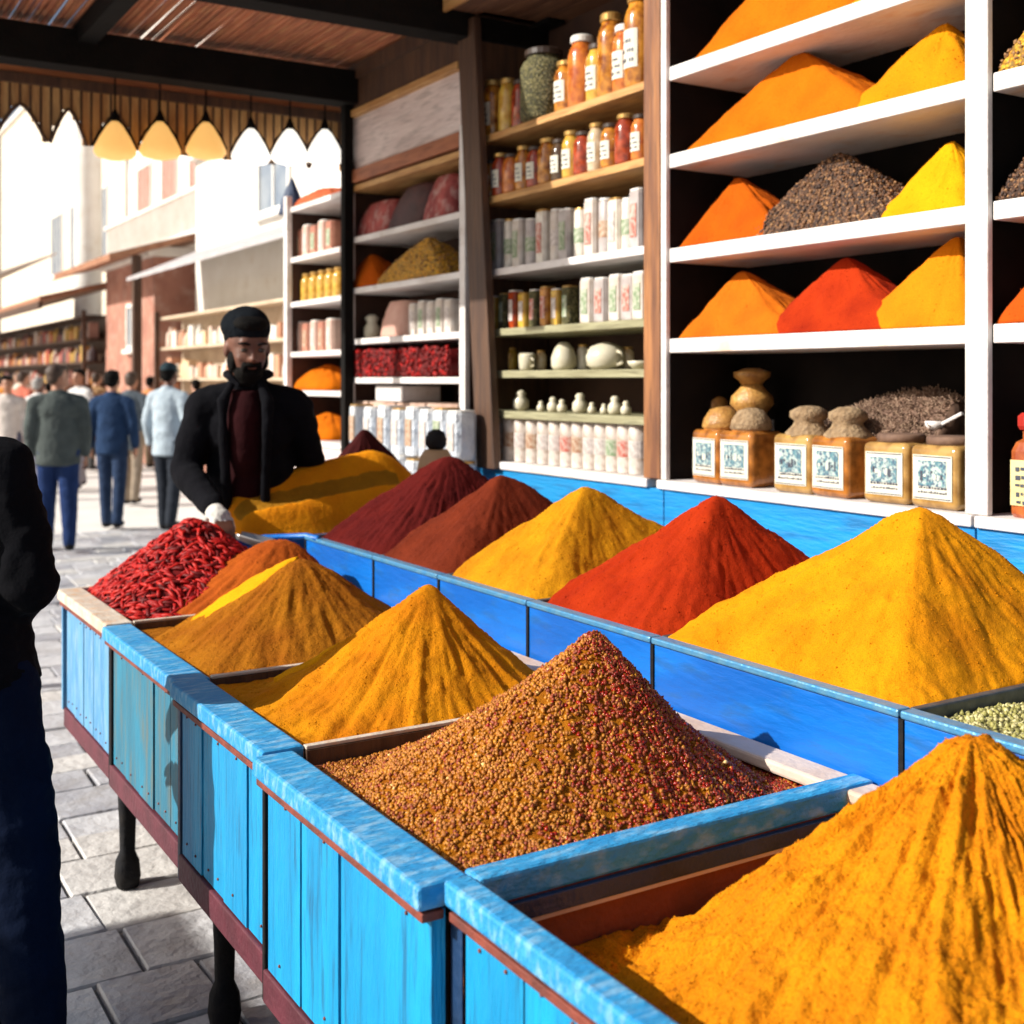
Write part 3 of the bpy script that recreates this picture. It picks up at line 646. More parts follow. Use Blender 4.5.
# ---- jars on the ledge
GLASSY = lambda n,c,c2,r=.25: mat(n,c,c2,sc=25,rough=r,bump=.15,bsc=30,coat=.4)
AMB = GLASSY('amber_spice_in_jar',(.46,.17,.03),(.20,.07,.015),.12)
TANJ = GLASSY('tan_spice_in_jar',(.46,.27,.08),(.26,.14,.04),.12)
LABEL = mat('cream_paper_label',(.68,.66,.56),(.58,.55,.45),sc=15,rough=.6)
INKB = mat('blue_green_print',(.08,.2,.24),(.42,.5,.46),sc=70,rough=.6,lo=.42,hi=.56,c3=(.05,.08,.14),sc3=120,amt3=.9,lo3=.52,hi3=.58)
INKD = mat('dark_ink',(.03,.035,.06),(.06,.07,.09),sc=20,rough=.6)
INKR = mat('red_ink',(.4,.03,.02),(.3,.03,.02),sc=20,rough=.6)
CLOTH = mat('straw_cloth_cover',(.36,.25,.14),(.22,.14,.07),sc=40,rough=.9,bump=.8,bsc=90,c3=(.12,.08,.05),sc3=60,amt3=.6)
GWOOD = wood('golden_turned_wood',(.55,.3,.08),(.35,.16,.04),(3,3,3),sc=8,rough=.35)
def square_jar(label, w, h, bodym, covm, cov, seed):
    r = random.Random(seed)
    e = empty('spice_jar',(0,0,0),label,'jar','labelled square jars on the white ledge')
    mb = MB(); a = w/2
    mb.box((-a,-a,0),(a,a,h)); mb.build('body',bodym,e,bevel=.022,seg=5,smooth=True)
    mb = MB(); mb.lathe([(a*.8,h-.004),(a*.82,h+.004),(a*.74,h+.012)],(0,0,0),24); mb.build('neck',bodym,e,smooth=True)
    mb = MB(); lw,l0,l1 = w*.40,h*.14,h*.84
    X = -a
    mb.box((X-.0025,-lw,l0),(X-.0005,lw,l1),0)
    mb.box((X-.0040,-lw*.72,l0+.3*(l1-l0)),(X-.0027,lw*.72,l1-.12*(l1-l0)),1)
    for row in range(2):
        y = -lw*.75
        while y < lw*.7:
            ww = r.uniform(.003,.010); mb.box((X-.0040,y,l0+.02+row*.014),(X-.0027,y+ww,l0+.02+row*.014+r.uniform(.004,.008)),2); y += ww+r.uniform(.002,.005)
    yy = -lw*.55
    for i in range(7):      # script-like strokes over the picture patch
        mb.box((X-.0050,yy,l0+.5*(l1-l0)+r.uniform(-.012,.02)),(X-.0042,yy+r.uniform(.004,.012),l0+.5*(l1-l0)+r.uniform(.0,.02)+.004),r.choice([0,2])); yy += lw*.17
    mb.box((X-.0035,-lw*.95,l0+.003),(X-.0026,lw*.95,l0+.006),2); mb.box((X-.0035,-lw*.95,l1-.006),(X-.0026,lw*.95,l1-.003),2)
    mb.build('label',[LABEL,INKB,INKD],e)
    mb = MB()
    if cov == 'dome': mb.lathe([(a*.78,h),(a*.9,h+.01),(a*.82,h+.04),(a*.55,h+.075),(a*.2,h+.085)],(0,0,0),24)
    elif cov == 'cloth':
        mb.lathe([(a*.95,h-.01),(a*.9,h+.004),(a*.62,h+.03),(a*.55,h+.045),(a*.72,h+.06),(a*.7,h+.08),(a*.4,h+.095),(a*.1,h+.098)],(0,0,0),24)
        mb.v = [(x+.006*noise.noise(Vector((x*50,y*50,z*50+seed))),y+.006*noise.noise(Vector((x*50+9,y*50,z*50))),z+.004*noise.noise(Vector((x*60,y*60,seed)))) for x,y,z in mb.v]
    else: mb.lathe([(a*.85,h),(a*.86,h+.022),(a*.8,h+.026)],(0,0,0),24)
    mb.build('lid',covm,e,smooth=True)
    return e
jl = [(704,.17,.205,AMB,GWOOD,'dome','leftmost square jar with green print under a golden bowl'),
      (733,.175,.205,AMB,CLOTH,'dome','second square jar with blue print under the tall turned pot'),
      (790,.18,.205,TANJ,CLOTH,'cloth','square jar with a big round straw cloth cover'),
      (829,.18,.205,AMB,CLOTH,'cloth','orange square jar with a small pointed cloth cover'),
      (882,.175,.195,TANJ,TWIG[0],'flat','square jar with blue print, left one beneath the clove stalks'),
      (934,.185,.195,TANJ,TWIG[0],'flat','square jar with round white stamp, beside the white post')]
for i,(px,w,h,bm_,cm,cv,lb) in enumerate(jl):
    j = square_jar(lb,w,h,bm_,cm,cv,i+3); X = 3.10; j.location = (X,onX(px,X-.09),LZ+.001); j.rotation_euler = (0,0,R([-4,3,2,-3,4,-2][i]))
# turned pots behind
def pot(label,X,px,z,prof,m,cat='pot',name='turned_pot'):
    e = empty(name,(X,onX(px,X),z),label,cat)
    mb = MB(); mb.lathe(prof,(0,0,0),26); mb.build('body',m,e,smooth=True,world=False); return e
e = pot('tall turned wooden pot with flared golden top',3.26,752,LZ+.001,[(.06,0),(.07,.02),(.075,.1),(.07,.18),(.045,.24),(.06,.27),(.085,.30),(.08,.33),(.05,.36),(.042,.375)],GWOOD)
mb = MB(); mb.lathe([(.04,.376),(.05,.39),(.07,.405),(.072,.425),(.06,.428),(.03,.44)],(0,0,0),26); mb.build('lid',GWOOD,e,smooth=True,world=False)
e = pot('rounded golden wooden pot with small lid, left of the tall one',3.27,712,LZ+.001,[(.05,0),(.08,.05),(.085,.16),(.07,.24),(.05,.26)],GWOOD)
mb = MB(); mb.lathe([(.06,.261),(.068,.28),(.065,.31),(.04,.335),(.01,.34)],(0,0,0),26); mb.build('lid',GWOOD,e,smooth=True,world=False)
e = pot('leaning wooden scoop pot between the golden pots',3.22,732,LZ+.001,[(.05,0),(.06,.06),(.06,.2),(.04,.27),(.03,.29)],wood('brown_turned',(.3,.15,.06),(.2,.09,.03),(3,3,3),sc=8,rough=.4)); e.rotation_euler = (R(-9),0,0)
# clove stalk pile in a crate behind the last jars
ya,yb = onX(962,3.3),onX(838,3.3)
ft = heap_fn(3.16,3.5,ya-.25,yb+.08,LZ+.20,(3.3,ya+.12,LZ+.375),p=2.4,amp=.01,streak=0,conc=.8,seed=1,rd=.2)
def twigs(mb,fn,a,b,c,d):
    for _ in range(2600):
        x = rnd.uniform(a,b); y = rnd.uniform(c,d); z = fn(x,y)
        v = Vector((rnd.gauss(-.3,.5),rnd.gauss(.3,.6),rnd.gauss(.4,.4))).normalized(); L = rnd.uniform(.016,.034)
        p0 = Vector((x,y,z)); p1 = p0+v*L
        mb.tube([p0-v*.006,p1],[.0018,.0016],4,rnd.choice([1,1,2])); mb.octa(p1,(.0036,.0036,.0036),Matrix.Identity(3),rnd.choice([1,2]))
grid_heap('clove_heap','spiky pile of dried brown stalks heaped behind the square jars','spice heap',3.16,SB-.01,ya,yb,ft,[TWIG[0]]+TWIG,n=50,zmin=LZ+.17,scatter=twigs)
mb = MB(); mb.box((3.155,ya-.005,LZ+.001),(SB-.004,yb+.005,LZ+.165)); o = mb.build('low_crate',OAK,None,bevel=.004); tag(o,'low wooden crate under the pile of dried stalks','crate')
e = pot('small white scoop stuck into the stalk pile',3.2,935,LZ+.23,[(.012,0),(.03,.015),(.032,.03),(.028,.032)],WHITE,'scoop','spice_scoop')
mb = MB(); mb.tube([(0,-.02,.02),(-.02,-.12,.06)],.006,6); mb.build('handle',WHITE,e,world=False)
# red jar, right edge
def label_strip(mb,X,w,z0,z1,r,m=2):
    z = z1-.02
    while z > z0+.012:
        y = -w*.85
        while y < w*.8:
            ww = r.uniform(.006,.016); mb.box((X-.0045,y,z-r.uniform(.006,.014)),(X-.0028,min(y+ww,w*.85),z),m); y += ww+r.uniform(.003,.006)
        z -= .024
REDJ = GLASSY('red_orange_tin',(.42,.12,.03),(.28,.06,.02))
def red_jar(y,label,sc=1):
    e = empty('spice_tin',(3.12,y,LZ+.001),label,'tin','red tins on the right ledge')
    a=.095; mb = MB(); mb.lathe([(a*.95,0),(a,.01),(a,.19),(a*.9,.215),(a*.75,.225),(a*.75,.25)],(0,0,0),40,sq=7); mb.build('body',REDJ,e,world=False)
    mb = MB(); mb.lathe([(a*.85,.251),(a*.9,.262),(a*.9,.29),(a*.8,.30)],(0,0,0),24,sq=5); mb.build('lid',mat('red_lid',(.42,.03,.02),(.3,.02,.015),rough=.4),e,world=False)
    mb = MB(); mb.box((-a-.0025,-.082,.035),(-a-.0005,.082,.165),0); label_strip(mb,-a,.08,.035,.165,random.Random(int(y*10)))
    mb.build('label',[mat('yellow_cream_label',(.66,.58,.28),(.55,.46,.2),sc=15,rough=.6),INKB,INKD],e,world=False)
red_jar(2.09,'red spice tin with cream label at the right edge of the picture')
# ---- glass jars (bay 2)
def round_jar(label, r, h, cont, lidm, lab=None, kind='glass_jar', grp='jars on the wooden shelves'):
    e = empty(kind,(0,0,0),label,'jar',grp)
    mb = MB(); mb.lathe([(r*.9,0),(r,.01),(r,h*.72),(r*.85,h*.82),(r*.7,h*.86),(r*.7,h*.9)],(0,0,0),20); mb.build('body',cont,e,smooth=True,world=False)
    mb = MB(); mb.lathe([(r*.76,h*.9),(r*.8,h*.91),(r*.8,h*.98),(r*.7,h)],(0,0,0),20); mb.build('lid',lidm,e,world=False)
    if lab:
        mb = MB(); n = 8; vs=[]; fs=[]
        for zz in (h*.2,h*.6):
            for i in range(n+1):
                t = math.pi-.75+1.5*i/n; vs.append((math.cos(t)*(r+.0015),math.sin(t)*(r+.0015),zz))
        for i in range(n): fs.append((i,i+1,n+2+i,n+1+i))
        mb.add(vs,fs,0)
        for q in range(3):
            for i in range(1,n-1):
                if (i*7+q*3)%4:
                    z0=h*(.26+.1*q); t0=math.pi-.75+1.5*i/n; t1=t0+.12
                    mb.add([(math.cos(t)*(r+.0027),math.sin(t)*(r+.0027),z) for t,z in ((t0,z0),(t1,z0),(t1,z0+h*.04),(t0,z0+h*.04))],[(0,1,2,3)],1)
        mb.build('label',[lab,INKD],e,world=False)
    return e
J = {}
cont = dict(amber=GLASSY('amber_contents',(.62,.26,.03),(.2,.05,.008),.15), green=seedmat('dried_herb_contents',(.06,.06,.015),(.16,.14,.04),(.35,.3,.12),120),
            orange=GLASSY('orange_contents',(.62,.2,.03),(.34,.07,.015),.2), pale=GLASSY('pale_contents',(.6,.5,.36),(.45,.3,.15),.2), red=GLASSY('red_contents',(.42,.06,.015),(.14,.02,.008),.15),
            yellow=GLASSY('yellow_contents',(.62,.4,.06),(.45,.22,.03),.15), dark=GLASSY('dark_contents',(.09,.05,.02),(.04,.02,.01),.15), white=GLASSY('white_contents',(.7,.66,.58),(.55,.48,.4),.4))
LIDD = mat('dark_lid',(.05,.03,.02),(.03,.02,.015),rough=.4); LIDB = mat('brass_lid',(.55,.33,.1),(.4,.22,.06),rough=.3,metal=.6); LIDW = mat('white_lid',(.68,.66,.62),(.6,.56,.5),rough=.5)
used = set()
def place(e,px,X,z,rz=0):
    e.location = (X,onX(px,X),z+.001); e.rotation_euler = (0,0,rz); return e
top = [(493,.05,.27,'amber',LIDB,1),(508,.045,.25,'yellow',LIDB,0),(521,.045,.22,'red',LIDD,0),(544,.105,.31,'green',LIDD,0),(567,.055,.22,'amber',LIDB,1),(582,.06,.3,'orange',LIDW,0),(598,.05,.24,'yellow',LIDD,1),(611,.055,.34,'amber',LIDB,0),(625,.05,.27,'orange',LIDW,1),(640,.062,.37,'amber',LIDB,1)]
nm = ['tall amber jar, leftmost on the top wooden shelf','slim yellow bottle jar beside the leftmost amber jar','small red jar left of the fat herb jar','fat jar of dried green herbs on the top wooden shelf','short amber jar right of the fat herb jar','orange jar with a white lid on the top wooden shelf','slim yellow jar with dark lid on the top wooden shelf','tall slender amber jar with brass lid on the top wooden shelf','orange jar with paper label and white lid on the top wooden shelf','tallest amber jar next to the honey wood post']
for (px,r,h,c,l,lb),n_ in zip(top,nm): place(round_jar(n_,r*1.08,h*1.08,cont[c],l,LABEL if lb else None),px,3.08,LV2[5])
cs = ['amber','red','orange','amber','red','amber','dark','yellow','red','pale','amber','red','orange']
ordw = ['first','second','third','fourth','fifth','sixth','seventh','eighth','ninth','tenth','eleventh','twelfth','thirteenth','fourteenth']
for i,px in enumerate([491,501,512,524,536,548,560,572,584,597,611,626,641]):
    c = cs[i]; place(round_jar('small %s coloured jar, %s from the left on the second wooden shelf'%(c,ordw[i]),.043+.003*(i%3),.195+.02*(i%2),cont[c],LIDB if i%2 else LIDD,LABEL if i%3!=2 else None,grp='small jars on the second wooden shelf'),px,3.06,LV2[4])
def canister(label,r,h,m,m2,grp,sq=None,name='canister'):
    e = empty(name,(0,0,0),label,'canister',grp)
    mb = MB(); mb.lathe([(r*.95,0),(r,.006),(r,h*.93),(r*.9,h*.96)],(0,0,0),18,sq=sq); mb.build('body',m,e,smooth=sq is None,world=False)
    mb = MB(); mb.lathe([(r*.92,h*.961),(r*.94,h*.97),(r*.9,h)],(0,0,0),18,sq=sq); mb.build('lid',m2,e,world=False)
    mb = MB(); X = -r
    if sq: mb.box((X-.0028,-r*.55,h*.2),(X-.0008,r*.55,h*.75),0); mb.box((X-.0040,-r*.4,h*.3),(X-.003,r*.4,h*.36),0); mb.box((X-.0040,-r*.4,h*.5),(X-.003,r*.4,h*.6),0)
    else: mb.lathe([(r+.001,h*.3),(r+.001,h*.6)],(0,0,0),18,cap=False)
    mb.build('printed_band',BANDS[int(r*7919+h*1237+len(label))%len(BANDS)],e,world=False)
    return e
INKS = mat('faint_grey_print',(.42,.36,.33),(.6,.54,.5),sc=60,rough=.6,lo=.4,hi=.6)
BANDS=[INKS,mat('brown_print',(.3,.14,.07),(.5,.4,.3),sc=60,rough=.6),mat('red_print',(.42,.08,.05),(.55,.4,.34),sc=60,rough=.6),mat('green_print',(.16,.24,.12),(.45,.46,.36),sc=60,rough=.6),INKS]
WCAN = mat('white_glazed_tin',(.62,.57,.52),(.5,.42,.35),sc=20,rough=.4,c3=(.35,.22,.14),sc3=12,amt3=.5,lo3=.55,hi3=.7); GCAN = mat('grey_white_tin',(.45,.41,.40),(.34,.29,.27),sc=20,rough=.4)
pxs = [488,500,511,522,533,546,558,569,582,595,607,619,630,641]
for i,px in enumerate(pxs):
    place(canister('tall pale canister, %s from the left on the third wooden shelf'%ordw[i],.036+.004*(i%2),.225+.01*((i*3)%4),[WCAN,GCAN,cont['white']][i%3],[LIDW,LIDW,LIDB][i%3],'pale canisters on the third wooden shelf',sq=5 if i%2 else None),px,3.09,LV2[3],R((i*7)%5-2))
cols4 = ['yellow','green','red','yellow','green','amber','yellow','green']
for i,px in enumerate([495,506,516,526,537,548,559,570]):
    place(canister('slim %s packet, %s from the left on the fourth wooden shelf'%(cols4[i],ordw[i]),.03,.17+.008*(i%3),cont[cols4[i]],[LIDW,LIDB][i%2],'coloured packets on the fourth wooden shelf',sq=8,name='packet'),px,3.08,LV2[2])
for i,px in enumerate([592,606,621,634,645]):
    place(canister('white squared tin, %s from the left beside the coloured packets'%ordw[i],.043,.2-.006*(i%2),[WCAN,GCAN][i%2],LIDW,'white tins at the right of the fourth wooden shelf',sq=6),px,3.08,LV2[2])
CER = mat('cream_ceramic',(.62,.58,.45),(.5,.44,.3),sc=10,rough=.3)
def ceramic(label,px,z,prof,X=3.12,m=None,name='ceramic_pot',cat='pot'): return pot(label,X,px,z+.001,prof,m or CER,cat,name)
e=ceramic('small white mug with a green tinted rim on the fifth wooden shelf',527,LV2[1],[(.03,0),(.038,.01),(.042,.07),(.036,.085),(.03,.08)])
mb=MB(); mb.tube([(0,-.04,.06),(0,-.065,.05),(0,-.06,.025),(0,-.04,.02)],.006,6); mb.build('handle',CER,e,smooth=True,world=False)
ceramic('white egg shaped jar in the middle of the fifth wooden shelf',564,LV2[1],[(.05,0),(.06,.02),(.06,.06),(.045,.1),(.025,.125),(.01,.13)])
e=ceramic('squat white teapot on the right of the fifth wooden shelf',606,LV2[1],[(.06,0),(.085,.02),(.09,.06),(.07,.1),(.03,.115),(.012,.12)])
mb=MB(); mb.tube([(0,.08,.04),(0,.12,.06),(0,.13,.09)],[.014,.01,.008],8); mb.build('spout',CER,e,smooth=True,world=False)
mb=MB(); mb.tube([(0,-.085,.08),(0,-.12,.07),(0,-.12,.03),(0,-.085,.02)],.008,8); mb.build('handle',CER,e,smooth=True,world=False)
ceramic('shallow white dish right of the teapot',640,LV2[1],[(.03,0),(.05,.02),(.055,.035),(.05,.035),(.03,.015)])
for i,(px,c_) in enumerate([(502,'amber'),(512,'yellow'),(541,'pale'),(583,'white'),(628,'pale')]):
    place(round_jar('little %s jar among the white crockery, %s from the left on the fifth wooden shelf'%(c_,ordw[i]),.028,.10+.02*(i%2),cont[c_],LIDB,None,grp='little jars on the fifth wooden shelf'),px,3.2,LV2[1])
for i,(px,h) in enumerate([(521,.1),(541,.05),(553,.07),(562,.06),(580,.09),(592,.05),(604,.045),(615,.08),(626,.06)]):
    ceramic('tiny cream pot, %s from the left on the lowest wooden shelf'%ordw[i],px,LV2[0],[(h*.3,0),(h*.4,h*.2),(h*.38,h*.5),(h*.2,h*.7),(h*.26,h*.85),(h*.12,h)],X=3.1)['group']='tiny pots on the lowest wooden shelf'
PLAS = mat('milky_plastic_tub',(.66,.6,.54),(.5,.42,.36),sc=14,rough=.25,coat=.5,c3=(.3,.18,.1),sc3=30,amt3=.6,lo3=.5,hi3=.7)
for i in range(13):
    place(canister('milky plastic tub on the ledge, %s from the left below the wooden shelves'%ordw[i],.044,.235,PLAS,[LIDW,CLOTH][i%2],'milky plastic tubs on the ledge'),500+i*11.6,3.07,LZ)
# ---- bay 3 contents
def sack(label,px0,px1,z,h,m,lean=.1,cat='sack',name='slanted_sack'):
    y0,y1 = onX(px1,3.12),onX(px0,3.12); mb = MB(); n=12
    vs=[];fs=[]
    for j in range(n+1):
        t=j/n
        for i in range(16):
            a=2*math.pi*i/16; c,s_=math.cos(a),math.sin(a); e_=1/((abs(c)**4+abs(s_)**4)**.25)
            w=(y1-y0)/2*(1-.35*t**2); dd=.13*(1-.3*t**2)
            vs.append((3.18+c*e_*dd+.01*noise.noise(Vector((i,j,px0))),(y0+y1)/2+s_*e_*w-lean*t+.012*noise.noise(Vector((i+3,j*.6,px0))),z+.002+h*t))
    for j in range(n):
        for i in range(16): fs.append((j*16+i,j*16+(i+1)%16,(j+1)*16+(i+1)%16,(j+1)*16+i))
    fs.append(tuple(range(15,-1,-1))); fs.append(tuple(n*16+i for i in range(16)))
    mb.add(vs,fs,0); o=mb.build(name,m,None,smooth=True); return tag(o,label,cat,'bags slumped on the far white shelves')
PINK = mat('dusty_pink_bag',(.40,.08,.07),(.22,.03,.03),sc=12,rough=.7,bump=.4,c3=(.55,.38,.34),sc3=20,amt3=.6); DPL = mat('dark_plum_bag',(.07,.02,.02),(.04,.012,.014),sc=12,rough=.6,bump=.4)
sack('dusty pink bag slumped at the left of the far shelf',356,394,LV3[3],.2,PINK,.12)
sack('dark plum bag between the two pink bags',392,430,LV3[3],.235,DPL,.12)
sack('pink bag slumped against the dark leaning post',428,456,LV3[3],.24,PINK,.07)
ya,yb = onX(460,3.15),onX(386,3.15)
polar_heap('spice_heap','speckled yellow seed heap on the far white shelf','spice heap',SX+.02,SB-.02,ya,yb,(3.12,ya+.30,LV3[2]+.25),LV3[2]+.0015,[YSEED]+PEPG,p=3,conc=.7,seed=4,grain=(500,.006,(.1,.4,.5),(1,1,1)))
ya,yb = onX(394,3.15),onX(353,3.15)
polar_heap('spice_heap','orange brown heap left of the yellow seeds','spice heap',SX+.02,SB-.02,ya,yb,(3.12,ya+.25,LV3[2]+.22),LV3[2]+.0015,[ORNG2],p=3,conc=.7,seed=5)
sack('pink paper packet on the middle far shelf',386,413,LV3[1],.21,mat('salmon_packet',(.6,.36,.28),(.5,.26,.2),sc=10,rough=.6),.01,'packet','paper_packet')
e=ceramic('white figurine shaped jug on the middle far shelf',372,LV3[1],[(.04,0),(.05,.02),(.05,.07),(.03,.1),(.045,.13),(.02,.15)])
for i,px in enumerate([418,427,436,445,454]):
    place(canister('white book sized tin, %s from the left on the middle far shelf'%ordw[i],.042,.18+.01*(i%2),WCAN,LIDW,'white tins on the middle far shelf',sq=8),px,3.09,LV3[1])
ya,yb = onX(466,3.12),onX(362,3.12)
fw = lambda x,y: LV3[0]+.15+.01*noise.noise(Vector((x*12,y*12,0)))
grid_heap('pepper_bed','dense dark red mass of dried peppers filling a far shelf','peppers',SX+.02,SX+.3,ya,yb,fw,[CHIL[1]]+CHIL,n=24,zmin=LV3[0]+.002,scatter=lambda mb,fn,a,b,c,d:[mb.octa((a-.002 if rnd.random()<.7 else rnd.uniform(a,b),rnd.uniform(c,d),LV3[0]+rnd.uniform(.01,.16)),(.016,.02,.012),Euler((rnd.uniform(0,6),rnd.uniform(0,6),0)).to_matrix(),rnd.choice([1,2,2,2])) for _ in range(900)])
mb=MB(); ya,yb=onX(410,3.1),onX(383,3.1); mb.box((3.05,ya,LZ+.27),(3.3,yb,LZ+.36)); o=mb.build('white_box',WHITE,None,bevel=.006); tag(o,'plain white box on the stack below the dark peppers','box')
mb=MB(); ya,yb=onX(466,3.1),onX(362,3.1)
for i in range(7):
    w=(yb-ya)/7
    for j in range(3): mb.box((3.05+.01*((i+j)%2),ya+i*w+.003,LZ+.001+j*.09),(3.33,ya+(i+1)*w-.003,LZ+.086+j*.09))
o=mb.build('carton_stack',mat('pinkish_cartons',(.5,.36,.28),(.36,.22,.16),sc=8,rough=.7),None,bevel=.006); tag(o,'stack of pinkish cartons on the far ledge','cartons')
PW = mat('clear_wrapped_plastic',(.5,.56,.64),(.68,.7,.72),sc=9,rough=.18,bump=1,bsc=14,bdist=.03,coat=.6)
for j in range(2):
    for i in range(8):
        px=362+i*14.2
        place(canister('bluish clear plastic tub, %s from the left in the %s row before the far shelves'%(ordw[i],['lower','upper'][j]),.062,.245+.01*((i+j)%2),PW,[LIDW,LIDB,LIDW][(i+j)%3],'bluish plastic tubs before the far shelves',sq=4),px,2.84+.01*j,.949+j*.257)
mb=MB(); mb.box((2.74,5.0,0),(2.95,7.1,.948)); o=mb.build('plinth',PLUM,None,bevel=.005); tag(o,'low plum plinth carrying the plastic bags','plinth')
# clay jar behind maroon heap
x_,y_ = atZ(436,5.15)
e=empty('clay_jar',(x_,y_,1.0),'small tan clay jar with a round black lid behind the maroon heap','jar')
mb=MB(); mb.lathe([(.05,0),(.08,.05),(.085,.2),(.07,.27),(.05,.30)],(0,0,0),24); mb.build('body',mat('tan_clay',(.42,.27,.14),(.3,.18,.09),rough=.6),e,smooth=True,world=False)
mb=MB(); mb.lathe([(.03,.301),(.045,.32),(.047,.345),(.035,.375),(.012,.388)],(0,0,0),24); mb.build('lid',BLACKM,e,smooth=True,world=False)
mb=MB(); mb.box((x_-.15,y_-.15,0),(x_+.15,y_+.15,.999)); o=mb.build('stool',DWV,None,bevel=.006); tag(o,'dark wooden block carrying the clay jar, behind the heaps','stand')
# ---- bay 4 contents
ya,yb=onX(343,3.15),onX(300,3.15)
polar_heap('spice_heap','salmon red heap on the top of the farthest shelves','spice heap',SX+.02,SB-.02,ya,yb,(3.2,(ya+yb)/2,LV4[4]+.13),LV4[4]+.0015,[powder('salmon_powder',(.5,.12,.05),(.42,.09,.04))],p=3,conc=.5,seed=4)
o=polar_heap('cone_pack','dark blue upright cone on the top of the farthest shelves','cone',3.05,3.25,onX(297,3.15),onX(288,3.15),(3.15,onX(292,3.15),LV4[4]+.28),LV4[4]+.0015,[mat('navy_paper',(.03,.05,.1),(.05,.07,.12))],p=2,conc=.8)
PKP=mat('brown_pink_packet',(.46,.2,.13),(.3,.11,.07),sc=10,rough=.6); PKC=mat('cream_pink_packet',(.6,.42,.34),(.48,.3,.24),sc=10,rough=.6)
for i,px in enumerate([304,312,320,328,336]):
    place(canister('upright %s packet, %s from the left on the second shelf of the farthest bay'%(['brown pink','cream'][i%2],ordw[i]),.055,.2+.02*(i%2),[PKP,PKC][i%2],[PKP,LIDW][i%2],'packets in the farthest bay',sq=8,name='packet'),px,3.12,LV4[3])
    place(canister('squat %s packet, %s from the left on the fourth shelf of the farthest bay'%(['cream','brown pink'][i%2],ordw[i]),.055,.21-.015*(i%2),[PKC,PKP][i%2],[LIDW,PKP][i%2],'packets in the farthest bay',sq=8,name='packet'),px,3.12,LV4[1])
for i,px in enumerate([308,316,324,332,340]):
    place(round_jar('yellow jar, %s from the left in the farthest bay'%ordw[i],.05,.2,cont['yellow'],LIDB,None,grp='yellow jars in the farthest bay'),px,3.12,LV4[2])
for zz,l_ in ((LV4[0],'upper'),(LZ,'lower')):
    ya,yb=onX(343,3.15),onX(303,3.15)
    polar_heap('spice_heap','orange heap on the %s of the two bottom shelves behind the seller'%l_,'spice heap',SX+.02,SB-.02,ya,yb,(3.2,(ya+yb)/2,zz+.18),zz+.0015,[ORNG],p=4,conc=.5,seed=6)
# ================================================================== CANOPY
e=empty('canopy',(2,6,0),'reed covered canopy on black beams above the far end of the stall','canopy')
for yy,zz in ((5.25,3.31),(6.70,3.27)):
    mb=MB(); mb.box((.70,yy-.07,zz),(3.5,yy+.09,zz+.2)); mb.build('beam',BEAM,e,bevel=.006)
for xx in (.80,1.42,3.35):
    mb=MB(); mb.box((xx-.05,5.0,3.40),(xx+.05,7.2,3.508)); mb.build('rafter',BEAM,e,bevel=.004)
mb=MB(); x=.72
while x<3.5:
    r=rnd.uniform(.012,.02); z=3.53+rnd.uniform(-.004,.006)
    mb.tube([(x+rnd.uniform(-.01,.01),4.95,z),(x,6.0,z+.003),(x+rnd.uniform(-.01,.01),7.25,z)],r,6); x+=r*2+rnd.uniform(-.002,.003)
mb.build('reed_cover',REED,e,smooth=True)
mb=MB(); mb.box((2.98,5.1,3.42),(3.5,7.1,3.505)); mb.build('wall_plate',DWV,e)
mb=MB(); mb.box((SX-.06,6.70,0),(SX+.0,6.763,3.27)); mb.build('post',BEAM,e,bevel=.004)
mb=MB(); mb.box((.72,6.66,0),(.80,6.74,3.27)); mb.build('post',BEAM,e,bevel=.004)
# ceiling over bay 2 and 1 shelves
e=empty('shelf_soffit',(3.3,3.5,3.3),'plank soffit above the wooden and white shelves','soffit')
mb=MB()
for i in range(6): mb.box((2.80+i*.125,.8,3.42),(2.92+i*.125,5.15,3.45))
mb.build('planks',wood('soffit_wood',(.2,.09,.045),(.12,.05,.025),(6,.6,6)),e)
mb=MB(); mb.box((2.78,.8,3.40),(2.798,5.15,3.5)); mb.build('edge_board',OAK,e)
# valance
VY=7.15
e=empty('wooden_valance',(2,VY,3.1),'slatted wooden valance with scalloped lower edge hanging under the canopy','valance')
mb=MB(); mb.box((.9,VY-.03,3.26),(3.2,VY+.03,3.32)); mb.build('top_rail',DWV,e,bevel=.004)
mb=MB(); mb.box((.9,VY-.01,3.325),(3.2,VY+.02,3.37)); mb.build('upper_rail',wood('orange_lit_rail',(.5,.2,.07),(.36,.12,.04),(.6,6,6)),e)
def vx(px):
    d=RT*((px-512)/F)+FW; return d.x*VY/d.y
cent=[vx(p) for p in (20,68,115,160,206,251,290,325)]
HW=[.135,.10]+[.118]*6
def low(x):
    v=max((1-(abs(x-c)/hw)**1.5) for c,hw in zip(cent,HW)); return 2.95+.2*max(0,v)
x=.9; mb=MB(); md=MB()
while x<3.18:
    w=.042; mb.box((x,VY-.008,low(x+w/2)),(x+w,VY+.008,3.262)); 
    md.box((x+w+.001,VY-.014,low(x+w+.006)-.0),(x+w+.012,VY+.010,3.261)); x+=w+.013
mb.build('slats',TAN,e); md.build('batten',DWV,e)
md=MB()
for c,hw in zip(cent,HW):
    pts=[]
    for i in range(13):
        u=-1+2*i/12; pts.append((c+u*hw,VY-.02,2.945+.2*max(0,1-abs(u)**1.5)))
    md.tube(pts,.011,6)
md.build('scallop_edging',DWV,e,smooth=True)
